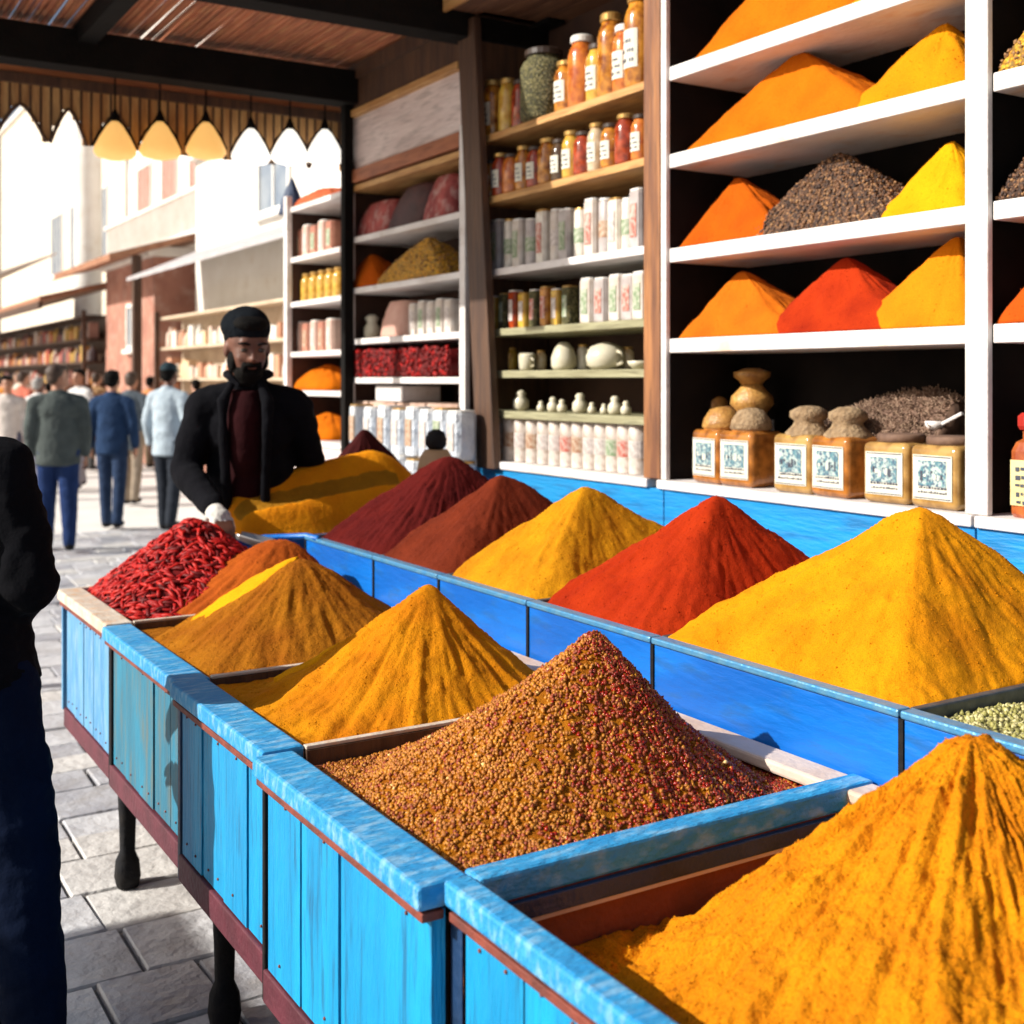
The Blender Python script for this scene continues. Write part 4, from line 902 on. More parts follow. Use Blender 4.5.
# lamps
SHADE=mat('warm_yellow_lamp_shade',(.75,.42,.13),(.68,.36,.1),sc=5,rough=.5,emit=((1,.55,.16),.55))
WSH=mat('white_lamp_shade',(.78,.76,.72),(.72,.7,.66),sc=5,rough=.5,emit=((1,.93,.82),.9))
def lamp(x,label,m,z=3.0,s=1):
    e=empty('hanging_lamp',(x,VY-.14,z),label,'lamp','teardrop lamps hanging below the valance')
    mb=MB(); mb.lathe([(.02,.15),(.045,.125),(.085,.06),(.115,.0),(.12,-.03),(.10,-.055),(.04,-.07)][::-1],(0,0,0),24); mb.v=[(a,b*.8,c) for a,b,c in mb.v]; mb.build('shade',m,e,smooth=True,world=False)
    mb=MB(); mb.lathe([(.022,.15),(.028,.16),(.02,.19),(.008,.2)],(0,0,0),12); mb.build('cap',BEAM,e,world=False)
    mb=MB(); mb.tube([(0,0,.2),(0,0,.48)],.006,6); 
    mb.tube([(-.125,0,0),(-.09,0,.08),(-.03,0,.15),(0,0,.22)],.007,6); mb.tube([(.125,0,0),(.09,0,.08),(.03,0,.15),(0,0,.22)],.007,6)
    mb.build('hanger',BEAM,e,world=False)
for px,l_ in ((115,'leftmost'),(160,'middle'),(206,'rightmost')):
    a=(px-512)/F; d=RT*a+FW; Z=(VY-.14)/d.y; lamp(d.x*Z,'%s of the three warm yellow teardrop lamps'%l_,SHADE,z=1.6+(380-146)*Z/F-.01)
for px,l_ in ((251,'left'),(290,'middle'),(325,'right')):
    a=(px-512)/F; d=RT*a+FW; Z=(VY-.14)/d.y; lamp(d.x*Z,'%s one of the three white teardrop lamps near the black post'%l_,WSH,z=1.6+(380-152)*Z/F-.01)
# ================================================================== PEOPLE
def cap_(mb,p,q,r1,r2):
    p=Vector(p);q=Vector(q); n=max(2,int((q-p).length/(min(r1,r2)*.6)))
    mb.tube([p,q],[r1,r2],14); mb.ball(p,r1,14,9); mb.ball(q,r2,14,9)
def remesh(mb,name,m,parent,vox,sm=4,disp=0,seed=0):
    me=bpy.data.meshes.new('tmp'); me.from_pydata(mb.v,[],mb.f); o=bpy.data.objects.new('tmp',me); COL.objects.link(o)
    md=o.modifiers.new('r','REMESH'); md.mode='VOXEL'; md.voxel_size=vox
    s=o.modifiers.new('s','SMOOTH'); s.factor=.5; s.iterations=sm
    dg=bpy.context.evaluated_depsgraph_get(); ev=o.evaluated_get(dg); nm_=bpy.data.meshes.new_from_object(ev)
    bpy.data.objects.remove(o); bpy.data.meshes.remove(me)
    nm_.name=name
    if disp:
        for v in nm_.vertices:
            c=v.co; n=noise.noise(Vector((c.x*9+seed,c.y*9,c.z*14)))+.5*noise.noise(Vector((c.x*22,c.y*22+seed,c.z*34)))
            v.co=c+v.normal*disp*n
    nm_.materials.clear(); nm_.materials.append(m)
    nm_.polygons.foreach_set('use_smooth',[True]*len(nm_.polygons))
    ob=bpy.data.objects.new(name,nm_); COL.objects.link(ob); ob.parent=parent; return ob
def V3(a): return Vector(a)
def hand(mb,w,d,up,r=.0085,curl=.5,side=1,L=.08):
    w=V3(w); d=V3(d).normalized(); up=V3(up).normalized(); sd=d.cross(up).normalized()*side
    pc=w+d*.045
    for k in range(4):
        o=(k-1.5)*.02; b=w+d*.02+sd*o*.7; kn=w+d*.088+sd*o
        mb.tube([b,kn],[.013,.0115],8); mb.ball(kn,.0118,8,6)
        ln=[.034,.042,.039,.03][k]; p1=kn+(d*math.cos(curl)-up*math.sin(curl))*ln; p2=p1+(d*math.cos(curl*2.1)-up*math.sin(curl*2.1))*ln*.8
        cap_(mb,kn,p1,r*1.08,r); cap_(mb,p1,p2,r,r*.85)
    t0=w+d*.02-sd*.02; t1=t0-sd*.028+d*.03-up*.01; t2=t1+d*.035-sd*.004-up*.02
    cap_(mb,t0,t1,.013,.0105); cap_(mb,t1,t2,.0105,.009)
def person(label,loc,face,h=1.75,skin=None,jacket=None,trous=None,shoe=None,hairm=None,hat=None,arms=None,stride=.12,vox=.011,kneeout=None,
           bulk=1,group=None,coatlen=.84,headyaw=0,headtilt=0,hs=1,beard=None,z0=0,longhair=False,shirt=None,extra=None,disp=.006,lean=0):
    k=h/1.75; fx,fy=face; rz=math.atan2(fx,-fy)
    e=empty('person',(loc[0],loc[1],z0),label,'person',group,rz=rz); e.scale=(k,k,k)
    arms=arms or {-1:((-.235,.02,1.15),(-.245,-.04,.90)),1:((.235,.02,1.15),(.245,-.04,.90))}
    L=lambda z: (0,-lean*(z-.95),0)
    hc=Vector((0,-.03-lean*.67,1.61))
    HM=Matrix.Translation(hc) @ Euler((headtilt,0,headyaw)).to_matrix().to_4x4()
    hp=lambda x,y,z: HM@(Vector((x,y,z))*hs)
    mb=MB(); H3=HM.to_3x3()
    def hb(c,r,a=12,b=8): mb.ball(hp(*c),[q*hs for q in r],a,b,M=H3)
    hb((0,.012,.03),(.076,.094,.092),18,12); hb((0,-.03,-.02),(.062,.066,.085),16,12); hb((0,-.062,-.075),(.030,.028,.026)); hb((0,-.02,-.055),(.056,.06,.045))
    mb.tube([hp(0,-.082,.02),hp(0,-.106,-.018)],[.008*hs,.0125*hs],8); hb((0,-.102,-.02),(.016,.013,.010)); hb((0,-.084,-.05),(.024,.012,.006)); hb((0,-.082,-.060),(.021,.012,.006))
    for s in (-1,1):
        hb((s*.075,.0,-.01),(.010,.02,.031)); hb((s*.03,-.076,.035),(.022,.012,.008)); hb((s*.033,-.066,-.022),(.022,.02,.018))
    nb=Vector((0,.0-lean*.5,1.44)); cap_(mb,nb,hp(0,.01,-.06),.058,.052)
    b_=bulk
    mb.ball((0,-lean*.35,1.30),(.165*b_,.105*b_,.16),18,12); mb.ball((0,-lean*.15,1.12),(.14*b_,.095*b_,.17),18,12); mb.ball((0,0,.97),(.155*b_,.105*b_,.12),18,12)
    sh={}
    for s in (-1,1):
        S=Vector((s*.168*b_,-lean*.44,1.375)); sh[s]=S; E,W=[V3(q) for q in arms[s]]
        cap_(mb,(0,-lean*.46,1.41),S,.07,.055); cap_(mb,S,E,.052,.04); cap_(mb,E,W,.04,.028)
        d=(W-E).normalized(); up=Vector((s*1.0,0,.0)) if abs(d.z)>.6 else Vector((0,0,1))
        hand(mb,W,d,up,curl=.45,side=s)
    feet={}
    for s in (-1,1):
        st=stride*s; hip=Vector((s*.085,0,.93)); K=Vector((s*.095,-.5*st-.02,.50)); A=Vector((s*.10,-st+(.03 if st<0 else 0),.09+(.03 if st<0 else 0)))
        K=K+Vector(kneeout[s]) if kneeout else K; A=A+Vector(kneeout[s])*.5 if kneeout else A; hip=hip+Vector(kneeout[s])*.45 if kneeout else hip
        cap_(mb,hip,K,.085*b_,.055); cap_(mb,K,A,.054,.036); mb.ball(A+Vector((0,-.06,-.045)),(.042,.11,.035),12,8); feet[s]=(hip,K,A)
    remesh(mb,'body',skin,e,vox*.85,3)
    # jacket
    mb=MB(); j=.022
    mb.ball((0,-lean*.36,1.31),(.178*b_,.125*b_,.165),18,12); mb.ball((0,-lean*.15,1.12),(.168*b_,.125*b_,.2),18,12)
    nz=coatlen; mb.lathe([(.15,nz),(.172,nz+.01),(.168,1.0),(.165,1.15),(.15,1.3)],(0,0,0),20); 
    mb.v=mb.v  
    for i in range(len(mb.v)-100,len(mb.v)):
        x,y,z=mb.v[i]; mb.v[i]=(x*b_,y*.76*b_-lean*.3*(z-.95),z)
    for s in (-1,1):
        E,W=[V3(q) for q in arms[s]]; S=sh[s]
        cap_(mb,(0,-lean*.46,1.41),S,.085,.076); cap_(mb,S,E,.076,.062); cap_(mb,E,E.lerp(W,.93),.062,.046)
    mb.tube([nb+Vector((0,0,-.03)),nb+Vector((0,-.01,.055))],[.085,.074],16)
    for s in (-1,1): cap_(mb,nb+Vector((s*.03,0,-.02)),sh[s]+Vector((s*.01,0,-.005)),.066,.072)
    remesh(mb,'jacket',jacket,e,vox,5,disp,loc[0]*7)
    if shirt:
        mb=MB(); mb.ball((0,-.078-lean*.32,1.27),(.085,.098,.19),16,12); mb.ball((0,-.07-lean*.38,1.33),(.08,.098,.12),16,12); mb.ball((0,-.072-lean*.13,1.08),(.085,.086,.2),16,12); mb.tube([(0,-.04-lean*.41,1.36),(0,-.04-lean*.5,1.45)],[.085,.07],14); remesh(mb,'shirt',shirt,e,vox,4,.003)
        for s in (-1,1):
            mb=MB(); mb.tube([(s*.055,-.085-lean*.52,1.47),(s*.085,-.125-lean*.45,1.40),(s*.082,-.155-lean*.33,1.28),(s*.075,-.16-lean*.17,1.12),(s*.07,-.15,.95),(s*.07,-.15,.8)],[.018,.026,.022,.02,.02,.018],8); remesh(mb,'jacket_lapel',jacket,e,.008,2,.003)
            mb=MB(); mb.tube([(s*.02,-.1-lean*.5,1.455),(s*.06,-.075-lean*.53,1.49),(s*.085,-.01-lean*.53,1.505),(s*.07,.05-lean*.53,1.51),(0,.075-lean*.53,1.515)],[.010,.015,.017,.018,.018],8); remesh(mb,'collar',jacket,e,.008,2,.002)
    mb=MB()
    mb.ball((0,0,.93),(.162*b_,.115*b_,.11),16,10)
    for s in (-1,1):
        hip,K,A=feet[s]; cap_(mb,hip,K,.096*b_,.072*b_); cap_(mb,K,A+Vector((0,0,-.02)),.072*b_,.058)
    remesh(mb,'trousers',trous,e,vox,5,disp*.8,loc[0]*3)
    for s in (-1,1):
        hip,K,A=feet[s]; mb=MB(); mb.ball(A+Vector((0,.0,-.045)),(.05,.06,.045),12,8); mb.ball(A+Vector((0,-.08,-.052)),(.05,.12,.038),14,8); remesh(mb,'shoe',shoe or BLACKM,e,vox*.8,2)
    mb=MB()
    if hat!='only':
        hb2=lambda c,r,a=16,b=10: mb.ball(hp(*c),[q*hs for q in r],a,b,M=H3)
        hb2((0,.03,.047),(.083,.09,.088)); hb2((0,.058,-.0),(.072,.055,.065)); hb2((0,-.03,.095),(.066,.055,.033))
        if longhair: hb2((0,.07,-.08),(.08,.04,.1))
        remesh(mb,'hair',hairm,e,vox*.7,2,.003)
    if hat:
        mb=MB(); hm,kind=hat
        mb.ball(hp(0,.02,.07),[.084*hs,.1*hs,.075*hs],18,12,M=H3)
        if kind=='knit': mb.ball(hp(-.012,.03,.068),[.08*hs,.098*hs,.066*hs],18,12,M=H3)
        else: mb.ball(hp(0,-.09,.05),[.06*hs,.06*hs,.01*hs],14,8,M=H3)
        remesh(mb,'cap',hm,e,vox*.7,3,.002)
    if beard:
        mb=MB()
        hb3=lambda c,r: mb.ball(hp(*c),[q*hs for q in r],14,10,M=H3)
        hb3((0,-.048,-.078),(.054,.048,.04)); hb3((0,-.052,-.10),(.038,.036,.034)); hb3((0,-.092,-.040),(.032,.014,.008)); hb3((0,-.09,-.070),(.028,.014,.012))
        for s in (-1,1): hb3((s*.056,-.024,-.045),(.016,.034,.042)); hb3((s*.028,-.086,-.052),(.009,.012,.022))
        remesh(mb,'beard',beard,e,vox*.45,1,.006)
    # eyes and brows
    for s in (-1,1):
        mb=MB(); mb.ball(hp(s*.031,-.086,.012),[.0125*hs,.008*hs,.0075*hs],12,8,M=H3); mb.build('eye',EYE,e,smooth=True,world=False)
        mb=MB(); mb.tube([hp(s*.014,-.094,.034),hp(s*.034,-.095,.040),hp(s*.052,-.08,.034)],[.004*hs,.005*hs,.003*hs],6); mb.build('eyebrow',hairm,e,smooth=True,world=False)
    return e,HM
EYE=mat('eye_dark',(.03,.02,.015),(.05,.04,.03),sc=90,rough=.2)
SKIN=mat('skin_warm',(.42,.2,.12),(.36,.16,.09),sc=12,rough=.5,bump=.1); SKD=mat('skin_brown',(.15,.055,.03),(.10,.036,.02),sc=12,rough=.5,bump=.15)
SKP=mat('skin_pale',(.55,.32,.22),(.48,.26,.18),sc=12,rough=.5)
HB=mat('black_hair',(.003,.0025,.0025),(.006,.005,.004),sc=60,rough=.8,spec=.1,bump=.5,bsc=120); HBR=mat('brown_hair',(.06,.03,.015),(.04,.02,.01),sc=60,rough=.6,bump=.5)
HG=mat('grey_hair',(.3,.28,.26),(.2,.19,.18),sc=60,rough=.6,bump=.5)
def fab(n,c,b=.5): return mat(n,c,tuple(x*.75 for x in c),sc=8,rough=.95,bump=b,bsc=18,bdist=.02,spec=.08)
# left passer-by
lx,ly=atZ(26,2.7)
cam2=-FW
# facing away: local +x is the camera-right side when facing away? (resolved by rotation)
pl_,_h=person('person in black jacket and dark navy trousers at the left edge, elbow bent',(lx,ly),(FW.x,FW.y),h=1.77,skin=SKIN,jacket=fab('black_jacket_cloth',(.0035,.0035,.005)),trous=fab('navy_denim',(.003,.007,.022)),hairm=HB,
       arms={1:((.28,.05,1.11),(.15,-.17,.99)),-1:((-.25,.05,1.11),(-.06,-.19,1.02))},stride=.10,vox=.009,bulk=1.2,coatlen=.88,disp=.014)
from mathutils import Quaternion
pl_.rotation_mode='QUATERNION'; pl_.rotation_quaternion=Quaternion(FW,R(-11)) @ Quaternion((0,0,1),math.atan2(FW.x,-FW.y))
# seller
sx_,sy_=atZ(251,5.0)
SJ=fab('seller_black_jacket',(.005,.005,.007)); GLOVE=fab('white_cloth_glove',(.62,.6,.55),.8)
k_=1.83/1.75
sel,HM=person('bearded seller in black jacket and black knit cap holding a scoop',(sx_,sy_),(-.42,-.88),h=1.83,skin=SKD,jacket=SJ,trous=fab('seller_trousers',(.02,.02,.025)),hairm=HB,hat=(fab('black_knit_cap',(.006,.008,.011),1),'knit'),
       arms={-1:((-.24,-.10,1.13),(-.09,-.38,1.0)),1:((.235,.08,1.13),(.24,.0,.92))},stride=.0,vox=.009,bulk=1.03,hs=1.08,beard=HB,z0=.05,headtilt=R(17),headyaw=R(20),lean=.16,shirt=fab('maroon_shirt',(.022,.004,.005)),disp=.008,coatlen=.8)
# glove with five fingers gripping the scoop handle (clothing of the seller)
mb=MB(); W=Vector((-.09,-.38,1.0)); E=Vector((-.24,-.10,1.13)); d=(W-E).normalized()
hand(mb,W-d*.01,d,Vector((0,0,1)),r=.013,curl=.75,side=-1); cap_(mb,W-d*.01,W+d*.03,.036,.036); mb.ball(W+d*.04,(.045,.045,.03),12,8)
remesh(mb,'glove',GLOVE,sel,.0045,3,.003)
dgl=bpy.context.evaluated_depsgraph_get(); 
mw=Matrix.Translation((sx_,sy_,.03)) @ Matrix.Rotation(math.atan2(-.42,.88),4,'Z') @ Matrix.Scale(k_,4)
hw=mw@(W+d*.09-Vector((0,0,.02)))
# scoop
e=empty('metal_scoop',tuple(hw),'dull grey metal scoop in the gloved hand of the seller','scoop')
dirv=Vector((.78,-.55,-.22)).normalized(); M4=Matrix.Translation(hw)@dirv.to_track_quat('X','Z').to_matrix().to_4x4()
GM=mat('dull_grey_metal',(.42,.4,.38),(.3,.28,.27),sc=20,rough=.35,metal=.7)
mb=MB(); mb.tube([M4@Vector((-.07,0,0)),M4@Vector((.02,0,0)),M4@Vector((.06,0,0))],[.014,.012,.011],10); mb.build('handle',GM,e,smooth=True)
mb=MB(); vs=[];fs=[]
for i in range(12):
    t=i/11
    for jx in range(13):
        a=math.pi*(.02+.96*jx/12); rr=.045*(.75+.35*math.sin(t*math.pi*.6))
        vs.append(M4@Vector((.06+t*.17*(1-.25*abs(math.cos(a))*t),math.cos(a)*rr,-math.sin(a)*rr*.8+.02)))
for i in range(11):
    for jx in range(12): fs.append((i*13+jx,i*13+jx+1,(i+1)*13+jx+1,(i+1)*13+jx))
mb.add(vs,fs,0); o=mb.build('bowl',GM,e,smooth=True); o.modifiers.new('s','SOLIDIFY').thickness=.003
# passers-by
CAMD=(FW.x,FW.y); TOC=(-FW.x,-FW.y)
def at(px,py): # ground pixel
    return atZ(px,F*CAMH/(py-HZ))
navy=fab('navy_suit',(.025,.05,.11)); greyj=fab('grey_green_jacket',(.085,.10,.095)); lblue=fab('pale_blue_jacket',(.42,.5,.56)); tanj=fab('tan_coat',(.25,.19,.14)); dkt=fab('charcoal_trousers',(.03,.035,.045)); nvt=fab('navy_jeans',(.02,.04,.12))
person('person in grey green jacket and blue jeans walking away, first in the street',at(58,552),(.2,.98),h=1.76,skin=SKIN,jacket=greyj,trous=nvt,hairm=HBR,stride=.14,bulk=1.15,vox=.012,coatlen=.8,headyaw=R(-60))
person('person in dark navy suit walking away in the middle of the street',at(112,529),(.5,.85),h=1.72,skin=SKIN,jacket=navy,trous=fab('navy_suit_trousers',(.03,.05,.1)),hairm=HB,stride=.12,vox=.012,coatlen=.82)
person('person in slate grey coat just behind the navy suit',at(131,505),(.6,.8),h=1.72,skin=SKIN,jacket=fab('slate_coat',(.10,.12,.14)),trous=fab('beige_trousers',(.3,.24,.18)),hairm=HBR,stride=.1,vox=.014,coatlen=.72)
person('person in pale blue jacket and dark cap carrying a strap',at(168,531),(.75,.65),h=1.79,skin=SKD,jacket=lblue,trous=dkt,hairm=HB,hat=(fab('dark_cap',(.03,.05,.06)),'peak'),stride=.08,vox=.012,coatlen=.78)
crowd=[(8,500,(.62,.55,.5),(.1,.1,.15),'pink white shirt',HB),(22,478,(.6,.18,.12),(.12,.1,.1),'brick red top',HBR),(38,492,(.68,.66,.64),(.2,.2,.25),'white shirt',HG),(80,488,(.66,.64,.62),(.3,.3,.34),'white jacket',HB),
       (96,470,(.5,.3,.15),(.1,.1,.1),'tan jumper',HBR),(150,468,(.6,.25,.1),(.2,.15,.1),'orange top',HB),(176,474,(.55,.4,.25),(.12,.1,.1),'beige jacket',HBR),(196,480,(.5,.12,.06),(.1,.08,.08),'rust coloured coat',HB),
       (212,466,(.6,.5,.4),(.2,.2,.2),'cream coat',HG),(-6,470,(.3,.3,.35),(.1,.1,.1),'grey coat',HB),(64,462,(.3,.12,.1),(.1,.1,.1),'maroon sweater',HB),(118,458,(.7,.5,.3),(.3,.2,.1),'sand coloured shirt',HBR),
       (300,486,(.65,.62,.6),(.3,.3,.3),'white coat behind the seller',HB)]
for i,(px,py,c,t,n_,hm) in enumerate(crowd):
    an=rnd.uniform(-.6,.6); s=1 if i%3 else -1
    fx=(FW.x*math.cos(an)-FW.y*math.sin(an))*s; fy=(FW.x*math.sin(an)+FW.y*math.cos(an))*s
    person('distant person in %s in the crowd'%n_,at(px,py),(fx,fy),h=rnd.uniform(1.6,1.78),skin=[SKIN,SKP,SKD][i%3],jacket=fab('c_'+n_,c),trous=fab('t_'+n_,t),hairm=hm,stride=rnd.uniform(-.12,.12),vox=.02,group='people in the crowd far down the street')
base_crowd=[o for o in bpy.data.objects if o.parent is None and o.get('group')=='people in the crowd far down the street']
extra=[('salmon pink shirt',(.66,.3,.24)),('orange scarf and coat',(.7,.28,.06)),('ivory robe',(.74,.7,.6)),('mustard cardigan',(.6,.36,.08)),('dark blue coat',(.04,.06,.14)),('peach blouse',(.72,.45,.32)),('brown leather jacket',(.16,.07,.04)),
       ('pale grey hoodie',(.5,.5,.52)),('crimson jumper',(.42,.04,.04)),('straw coloured jacket',(.6,.46,.24)),('white tunic',(.76,.74,.72)),('olive parka',(.14,.14,.07)),('coral dress top',(.68,.24,.16)),('black coat',(.02,.02,.02)),('sky blue shirt',(.3,.46,.6)),('lilac sweater',(.42,.32,.46))]
for i,(n_,c) in enumerate(extra):
    b0=base_crowd[(i*5)%len(base_crowd)]
    px=-12+i*15.5+rnd.uniform(-5,5); py=rnd.uniform(438,474); X_,Y_=at(px,py)
    o=dup(b0,(X_,Y_,0),'distant person in %s in the crowd'%n_,b0.rotation_euler.z+rnd.uniform(-.9,.9),s=b0.scale[0]*rnd.uniform(.94,1.06))
    m_=fab('x_'+n_,c)
    for ch_ in kids(o):
        if ch_.name.startswith('jacket'): ch_.material_slots[0].link='OBJECT'; ch_.material_slots[0].material=m_
# ================================================================== STREET BUILDINGS
PL=mat('white_plaster',(.78,.75,.7),(.7,.66,.6),sc=1.5,rough=.9,bump=.3,bsc=20,c3=(.6,.5,.4),sc3=4,amt3=.4,lo3=.55)
PL2=mat('cream_plaster',(.74,.66,.54),(.66,.56,.44),sc=1.5,rough=.9,bump=.3,bsc=20)
TER=mat('terracotta_wall',(.42,.19,.13),(.3,.13,.09),sc=2,rough=.9,bump=.5,bsc=20,c3=(.5,.33,.26),sc3=5,amt3=.6)
TILE=mat('roof_tiles',(.36,.17,.09),(.24,.1,.05),sc=8,rough=.8,bump=.8,bsc=15)
GRT=mat('grey_tin_roof',(.45,.42,.42),(.36,.34,.34),sc=4,rough=.6); GLS=mat('window_glass',(.16,.2,.26),(.3,.33,.36),sc=2,rough=.15)
SHUT=mat('red_brown_shutter',(.42,.17,.11),(.3,.11,.07),sc=8,rough=.7); AWN=mat('white_awning_cloth',(.78,.75,.7),(.7,.66,.62),sc=3,rough=.9)
def window(b,X,y0,y1,z0,z1,gm,fm,bars=2,rail=False):
    mb=MB(); t=.07
    for a,c in (((X-.05,y0,z0),(X+.02,y0+t,z1)),((X-.05,y1-t,z0),(X+.02,y1,z1)),((X-.05,y0+t,z0),(X+.02,y1-t,z0+t)),((X-.05,y0+t,z1-t),(X+.02,y1-t,z1))): mb.box(a,c)
    for i in range(1,bars): yy=y0+(y1-y0)*i/bars; mb.box((X-.04,yy-.025,z0+t),(X+.0,yy+.025,z1-t))
    w=mb.build('window',fm,b); mb=MB(); mb.box((X-.012,y0+t,z0+t),(X-.002,y1-t,z1-t)); mb.build('pane',gm,w)
    mb=MB(); mb.box((X-.12,y0-.08,z0-.08),(X-.0,y1+.08,z0-.002)); mb.build('sill',PL,w)
def building(label,X,y0,y1,h,dep,wm,parts):
    b=empty('building',(X+dep/2,(y0+y1)/2,0),label,'building'); mb=MB(); mb.box((X,y0,0),(X+dep,y1,h)); mb.build('wall',wm,b)
    mb=MB(); mb.box((X-.15,y0-.05,h+.002),(X+dep,y1+.05,h+.2)); mb.build('cornice',PL,b,bevel=.03)
    return b
XF=6.6
A=building('white plastered building beyond the seller with a grey awning roof',XF,11,21.8,5.6,5,PL,None)
def slope_roof(b,X0,X1,y0,y1,z0,z1,m,name='awning',t=.06):
    mb=MB(); mb.add([(X0,y0,z0),(X1,y0,z1),(X1,y1,z1),(X0,y1,z0),(X0,y0,z0+t),(X1,y0,z1+t),(X1,y1,z1+t),(X0,y1,z0+t)],[(0,3,2,1),(4,5,6,7),(0,1,5,4),(1,2,6,5),(2,3,7,6),(3,0,4,7)]); return mb.build(name,m,b)
slope_roof(A,XF-1.3,XF-.02,12,21.6,3.35,3.9,GRT)
window(A,XF,13,14.2,4.1,5.1,GLS,PL); window(A,XF,17,18.4,4.2,5.2,GLS,PL)
def stall(label,X,y0,y1,z0,z1,seed,cols,bd=None):
    bd=bd or DWV
    e=empty('market_stall',(X,(y0+y1)/2,0),label,'stall'); r=random.Random(seed)
    mb=MB(); mb.box((X+.3,y0,0),(X+.4,y1,z1)); mb.build('back_board',bd,e)
    nlev=max(2,int((z1-z0)/.5)); 
    for i in range(nlev+1):
        z=z0+(z1-z0)*i/nlev; mb=MB(); mb.box((X-.1,y0,z-.04),(X+.29,y1,z)); mb.build('shelf_board',bd,e)
    mb=MB(); mb.box((X-.12,y0,0),(X+.28,y1,z0-.05)); mb.build('counter',wood('reddish_counter',(.34,.15,.1),(.22,.09,.06)),e)
    mb=MB(); mm=[]
    for i in range(nlev):
        z=z0+(z1-z0)*i/nlev; y=y0+.05
        while y<y1-.2:
            w=r.uniform(.1,.26); h=r.uniform(.18,.36); (mb.box((X-.05,y,z+.003),(X+.15,y+w,z+h),r.randrange(len(cols))) if r.random()<.35 else mb.lathe([(w*.4,.003),(w*.5,.02),(w*.45,h*.7),(w*.2,h*.85),(w*.2,h)],(X+.05,y+w/2,z),8,r.randrange(len(cols)))); y+=w+r.uniform(.01,.06)
    o=mb.build('wares',cols,e,bevel=.02); o['kind']='stuff'
    for yy in (y0,y1-.08): mb=MB(); mb.box((X-.2,yy,0),(X-.121,yy+.08,z1+.1)); mb.build('post',DWV,e)
    return e
wc=[mat('ware_%d'%i,c,None,sc=6,rough=.6) for i,c in enumerate([(.34,.05,.03),(.5,.2,.04),(.5,.42,.36),(.2,.06,.04),(.5,.3,.06),(.08,.05,.05),(.36,.2,.15)])]
wl=[mat('pale_ware_%d'%i,c,None,sc=6,rough=.6) for i,c in enumerate([(.66,.5,.4),(.6,.3,.18),(.75,.7,.62),(.7,.5,.3),(.5,.24,.14)])]
stall('market stall of pale stacked wares directly behind the seller',XF-.7,14.5,21.3,1.1,2.7,1,wl,mat('cream_boards',(.62,.5,.36),(.5,.38,.26),sc=3,rough=.8))
B=building('terracotta walled shop in the middle of the street',XF-.6,22.4,26.2,3.9,4,TER,None)
slope_roof(B,XF-1.5,XF+1,22.0,27,3.75,4.5,TILE,'tiled_roof',.12)
mb=MB(); mb.box((XF-1.0,22.3,0),(XF-.85,22.45,3.9)); mb.build('corner_post',DWV,B)
window(B,XF-.6,23.6,24.3,2.2,3.1,GLS,PL)
C=stall('open kiosk with shelves of red and yellow wares under a brown roof',XF-.8,26.6,42,1.5,3.0,4,wc)
slope_roof(C,XF-1.9,XF+.6,26.4,43,3.25,3.9,TILE,'tiled_roof',.1)
mb=MB(); mb.box((XF-1.92,26.4,3.1),(XF-1.84,43,3.24)); mb.build('roof_beam',DWV,C)
D=building('tall white house with red brown shutters and a balcony',XF+2.2,24,36,11,6,PL,None)
for y in (25.5,28.0,30.5,33): window(D,XF+2.2,y,y+1.5,5.6,7.6,SHUT,PL,4)
mb=MB(); 
for i in range(60): mb.box((XF+1.5,24.5+i*.18,5.0),(XF+1.54,24.55+i*.18,5.9))
mb.box((XF+1.46,24.4,5.9),(XF+1.58,35.5,5.98)); mb.box((XF+1.4,24.4,4.85),(XF+2.19,35.5,4.99)); mb.build('balcony',PL,D)
E_=building('cream house with blue grey window, far left of the street',XF+2.4,36.8,60,13,6,PL2,None)
for y in (39,42.5,46): window(E_,XF+2.4,y,y+2,5.5,7.8,GLS,PL,3)
mb=MB(); mb.lathe([(.5,0),(.45,.4),(.4,.6),(.38,8.5),(.5,8.8),(.55,9.2)],(XF+1.2,36.3,0),20); o=mb.build('column',PL,None,smooth=True); tag(o,'round white column between the two pale houses','column')
F_=building('white windowless house rising behind the terracotta shop',XF+2.0,17,23.6,9,6,PL,None)
window(F_,XF+2,18.5,19.6,6.3,7.6,GLS,PL)
G_=empty('street_awning',(4.9,44,0),'wide white cloth awning on poles above the far crowd','awning')
slope_roof(G_,XF-3.2,XF-.3,33,46,3.7,4.9,AWN,'cloth'); 
for yy in (33.2,39,45.8): mb=MB(); mb.tube([(XF-3.1,yy,0),(XF-3.1,yy,3.72)],.05,8); mb.build('pole',DWV,G_)
H_=building('pale building closing the far end of the street',-14,75,76,16,26,PL2,None)
for i in range(6): pass
e=empty('shade_blocker',(-3,1.8,0),'canvas on posts, out of view, added to shade the near ground','awning')
mb=MB(); mb.box((-4.6,-2.5,2.70),(-3.20,4.7,2.74)); mb.build('blocker',AWN,e)  # unseen sheet, added only to throw shade on the near floor
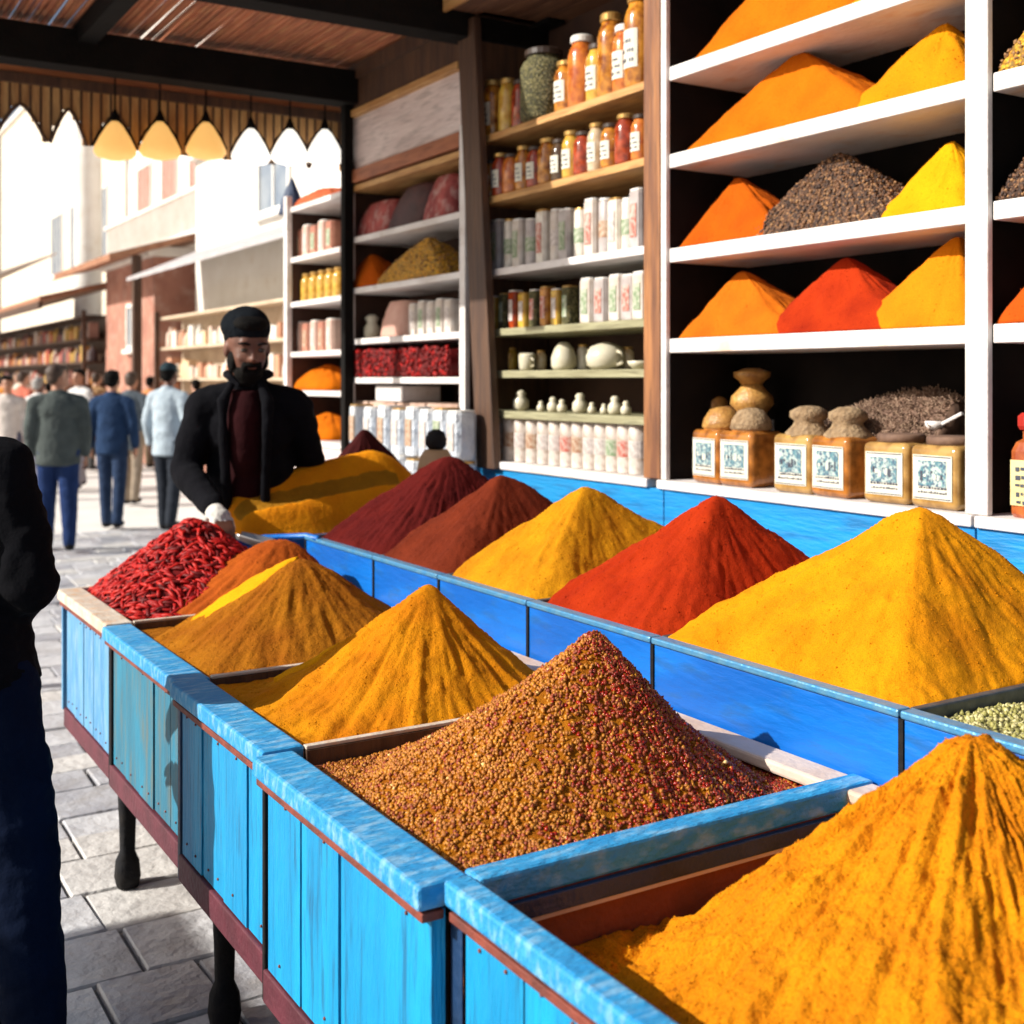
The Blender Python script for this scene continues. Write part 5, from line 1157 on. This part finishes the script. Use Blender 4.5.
for yy in (-2.4,4.55): mb=MB(); mb.box((-3.30,yy,0),(-3.22,yy+.08,2.699)); mb.build('post',DWV,e)
e=empty('under_shade_block',(1.3,2.2,0),'dark wooden block added under the blue counter to stand for the shade','crate')
mb=MB(); mb.box((1.08,1.0,.0),(1.66,2.85,.36)); mb.build('body',DWV,e,bevel=.006)  # added block that blackens the space beneath the counter in place of shade
mb=MB(); mb.box((1.065,1.0,.25),(1.079,2.85,.30)); mb.box((1.065,1.0,.06),(1.079,2.85,.11)); mb.build('slat',DWV,e)
# ================================================================== LIGHT, SKY, CAMERA
sh=Vector((-.97,.25,0)).normalized(); el=R(32)
s=Vector((sh.x*math.cos(el),sh.y*math.cos(el),math.sin(el)))
sd=bpy.data.lights.new('sun','SUN'); sd.energy=4.6; sd.angle=R(.5); sd.color=(1,.955,.88)
so=bpy.data.objects.new('sun',sd); COL.objects.link(so); so.rotation_mode='QUATERNION'; so.rotation_quaternion=s.to_track_quat('Z','Y'); so.location=(-5,0,8)
w=bpy.data.worlds.new('World'); scene.world=w; w.use_nodes=True; nt=w.node_tree
sk=nt.nodes.new('ShaderNodeTexSky'); sk.sky_type='NISHITA'; sk.sun_disc=False; sk.sun_elevation=el; sk.sun_rotation=math.atan2(s.x,s.y); sk.dust_density=3; sk.air_density=1.0
nt.links.new(sk.outputs[0],nt.nodes['Background'].inputs['Color']); nt.nodes['Background'].inputs['Strength'].default_value=.072
cd=bpy.data.cameras.new('camera'); co=bpy.data.objects.new('camera',cd); COL.objects.link(co); scene.camera=co
cd.lens=36*F/1024; cd.sensor_width=36; cd.shift_y=-(512-HZ)/1024; cd.clip_end=500; cd.clip_start=.05
co.location=(0,0,CAMH); co.rotation_euler=(R(90),0,-TH)
cd.dof.use_dof=True; cd.dof.focus_distance=2.5; cd.dof.aperture_fstop=4.0
scene.view_settings.view_transform='Standard'; scene.view_settings.look='None'; scene.view_settings.exposure=.58; scene.view_settings.gamma=1
scene.render.resolution_x=1024; scene.render.resolution_y=1024
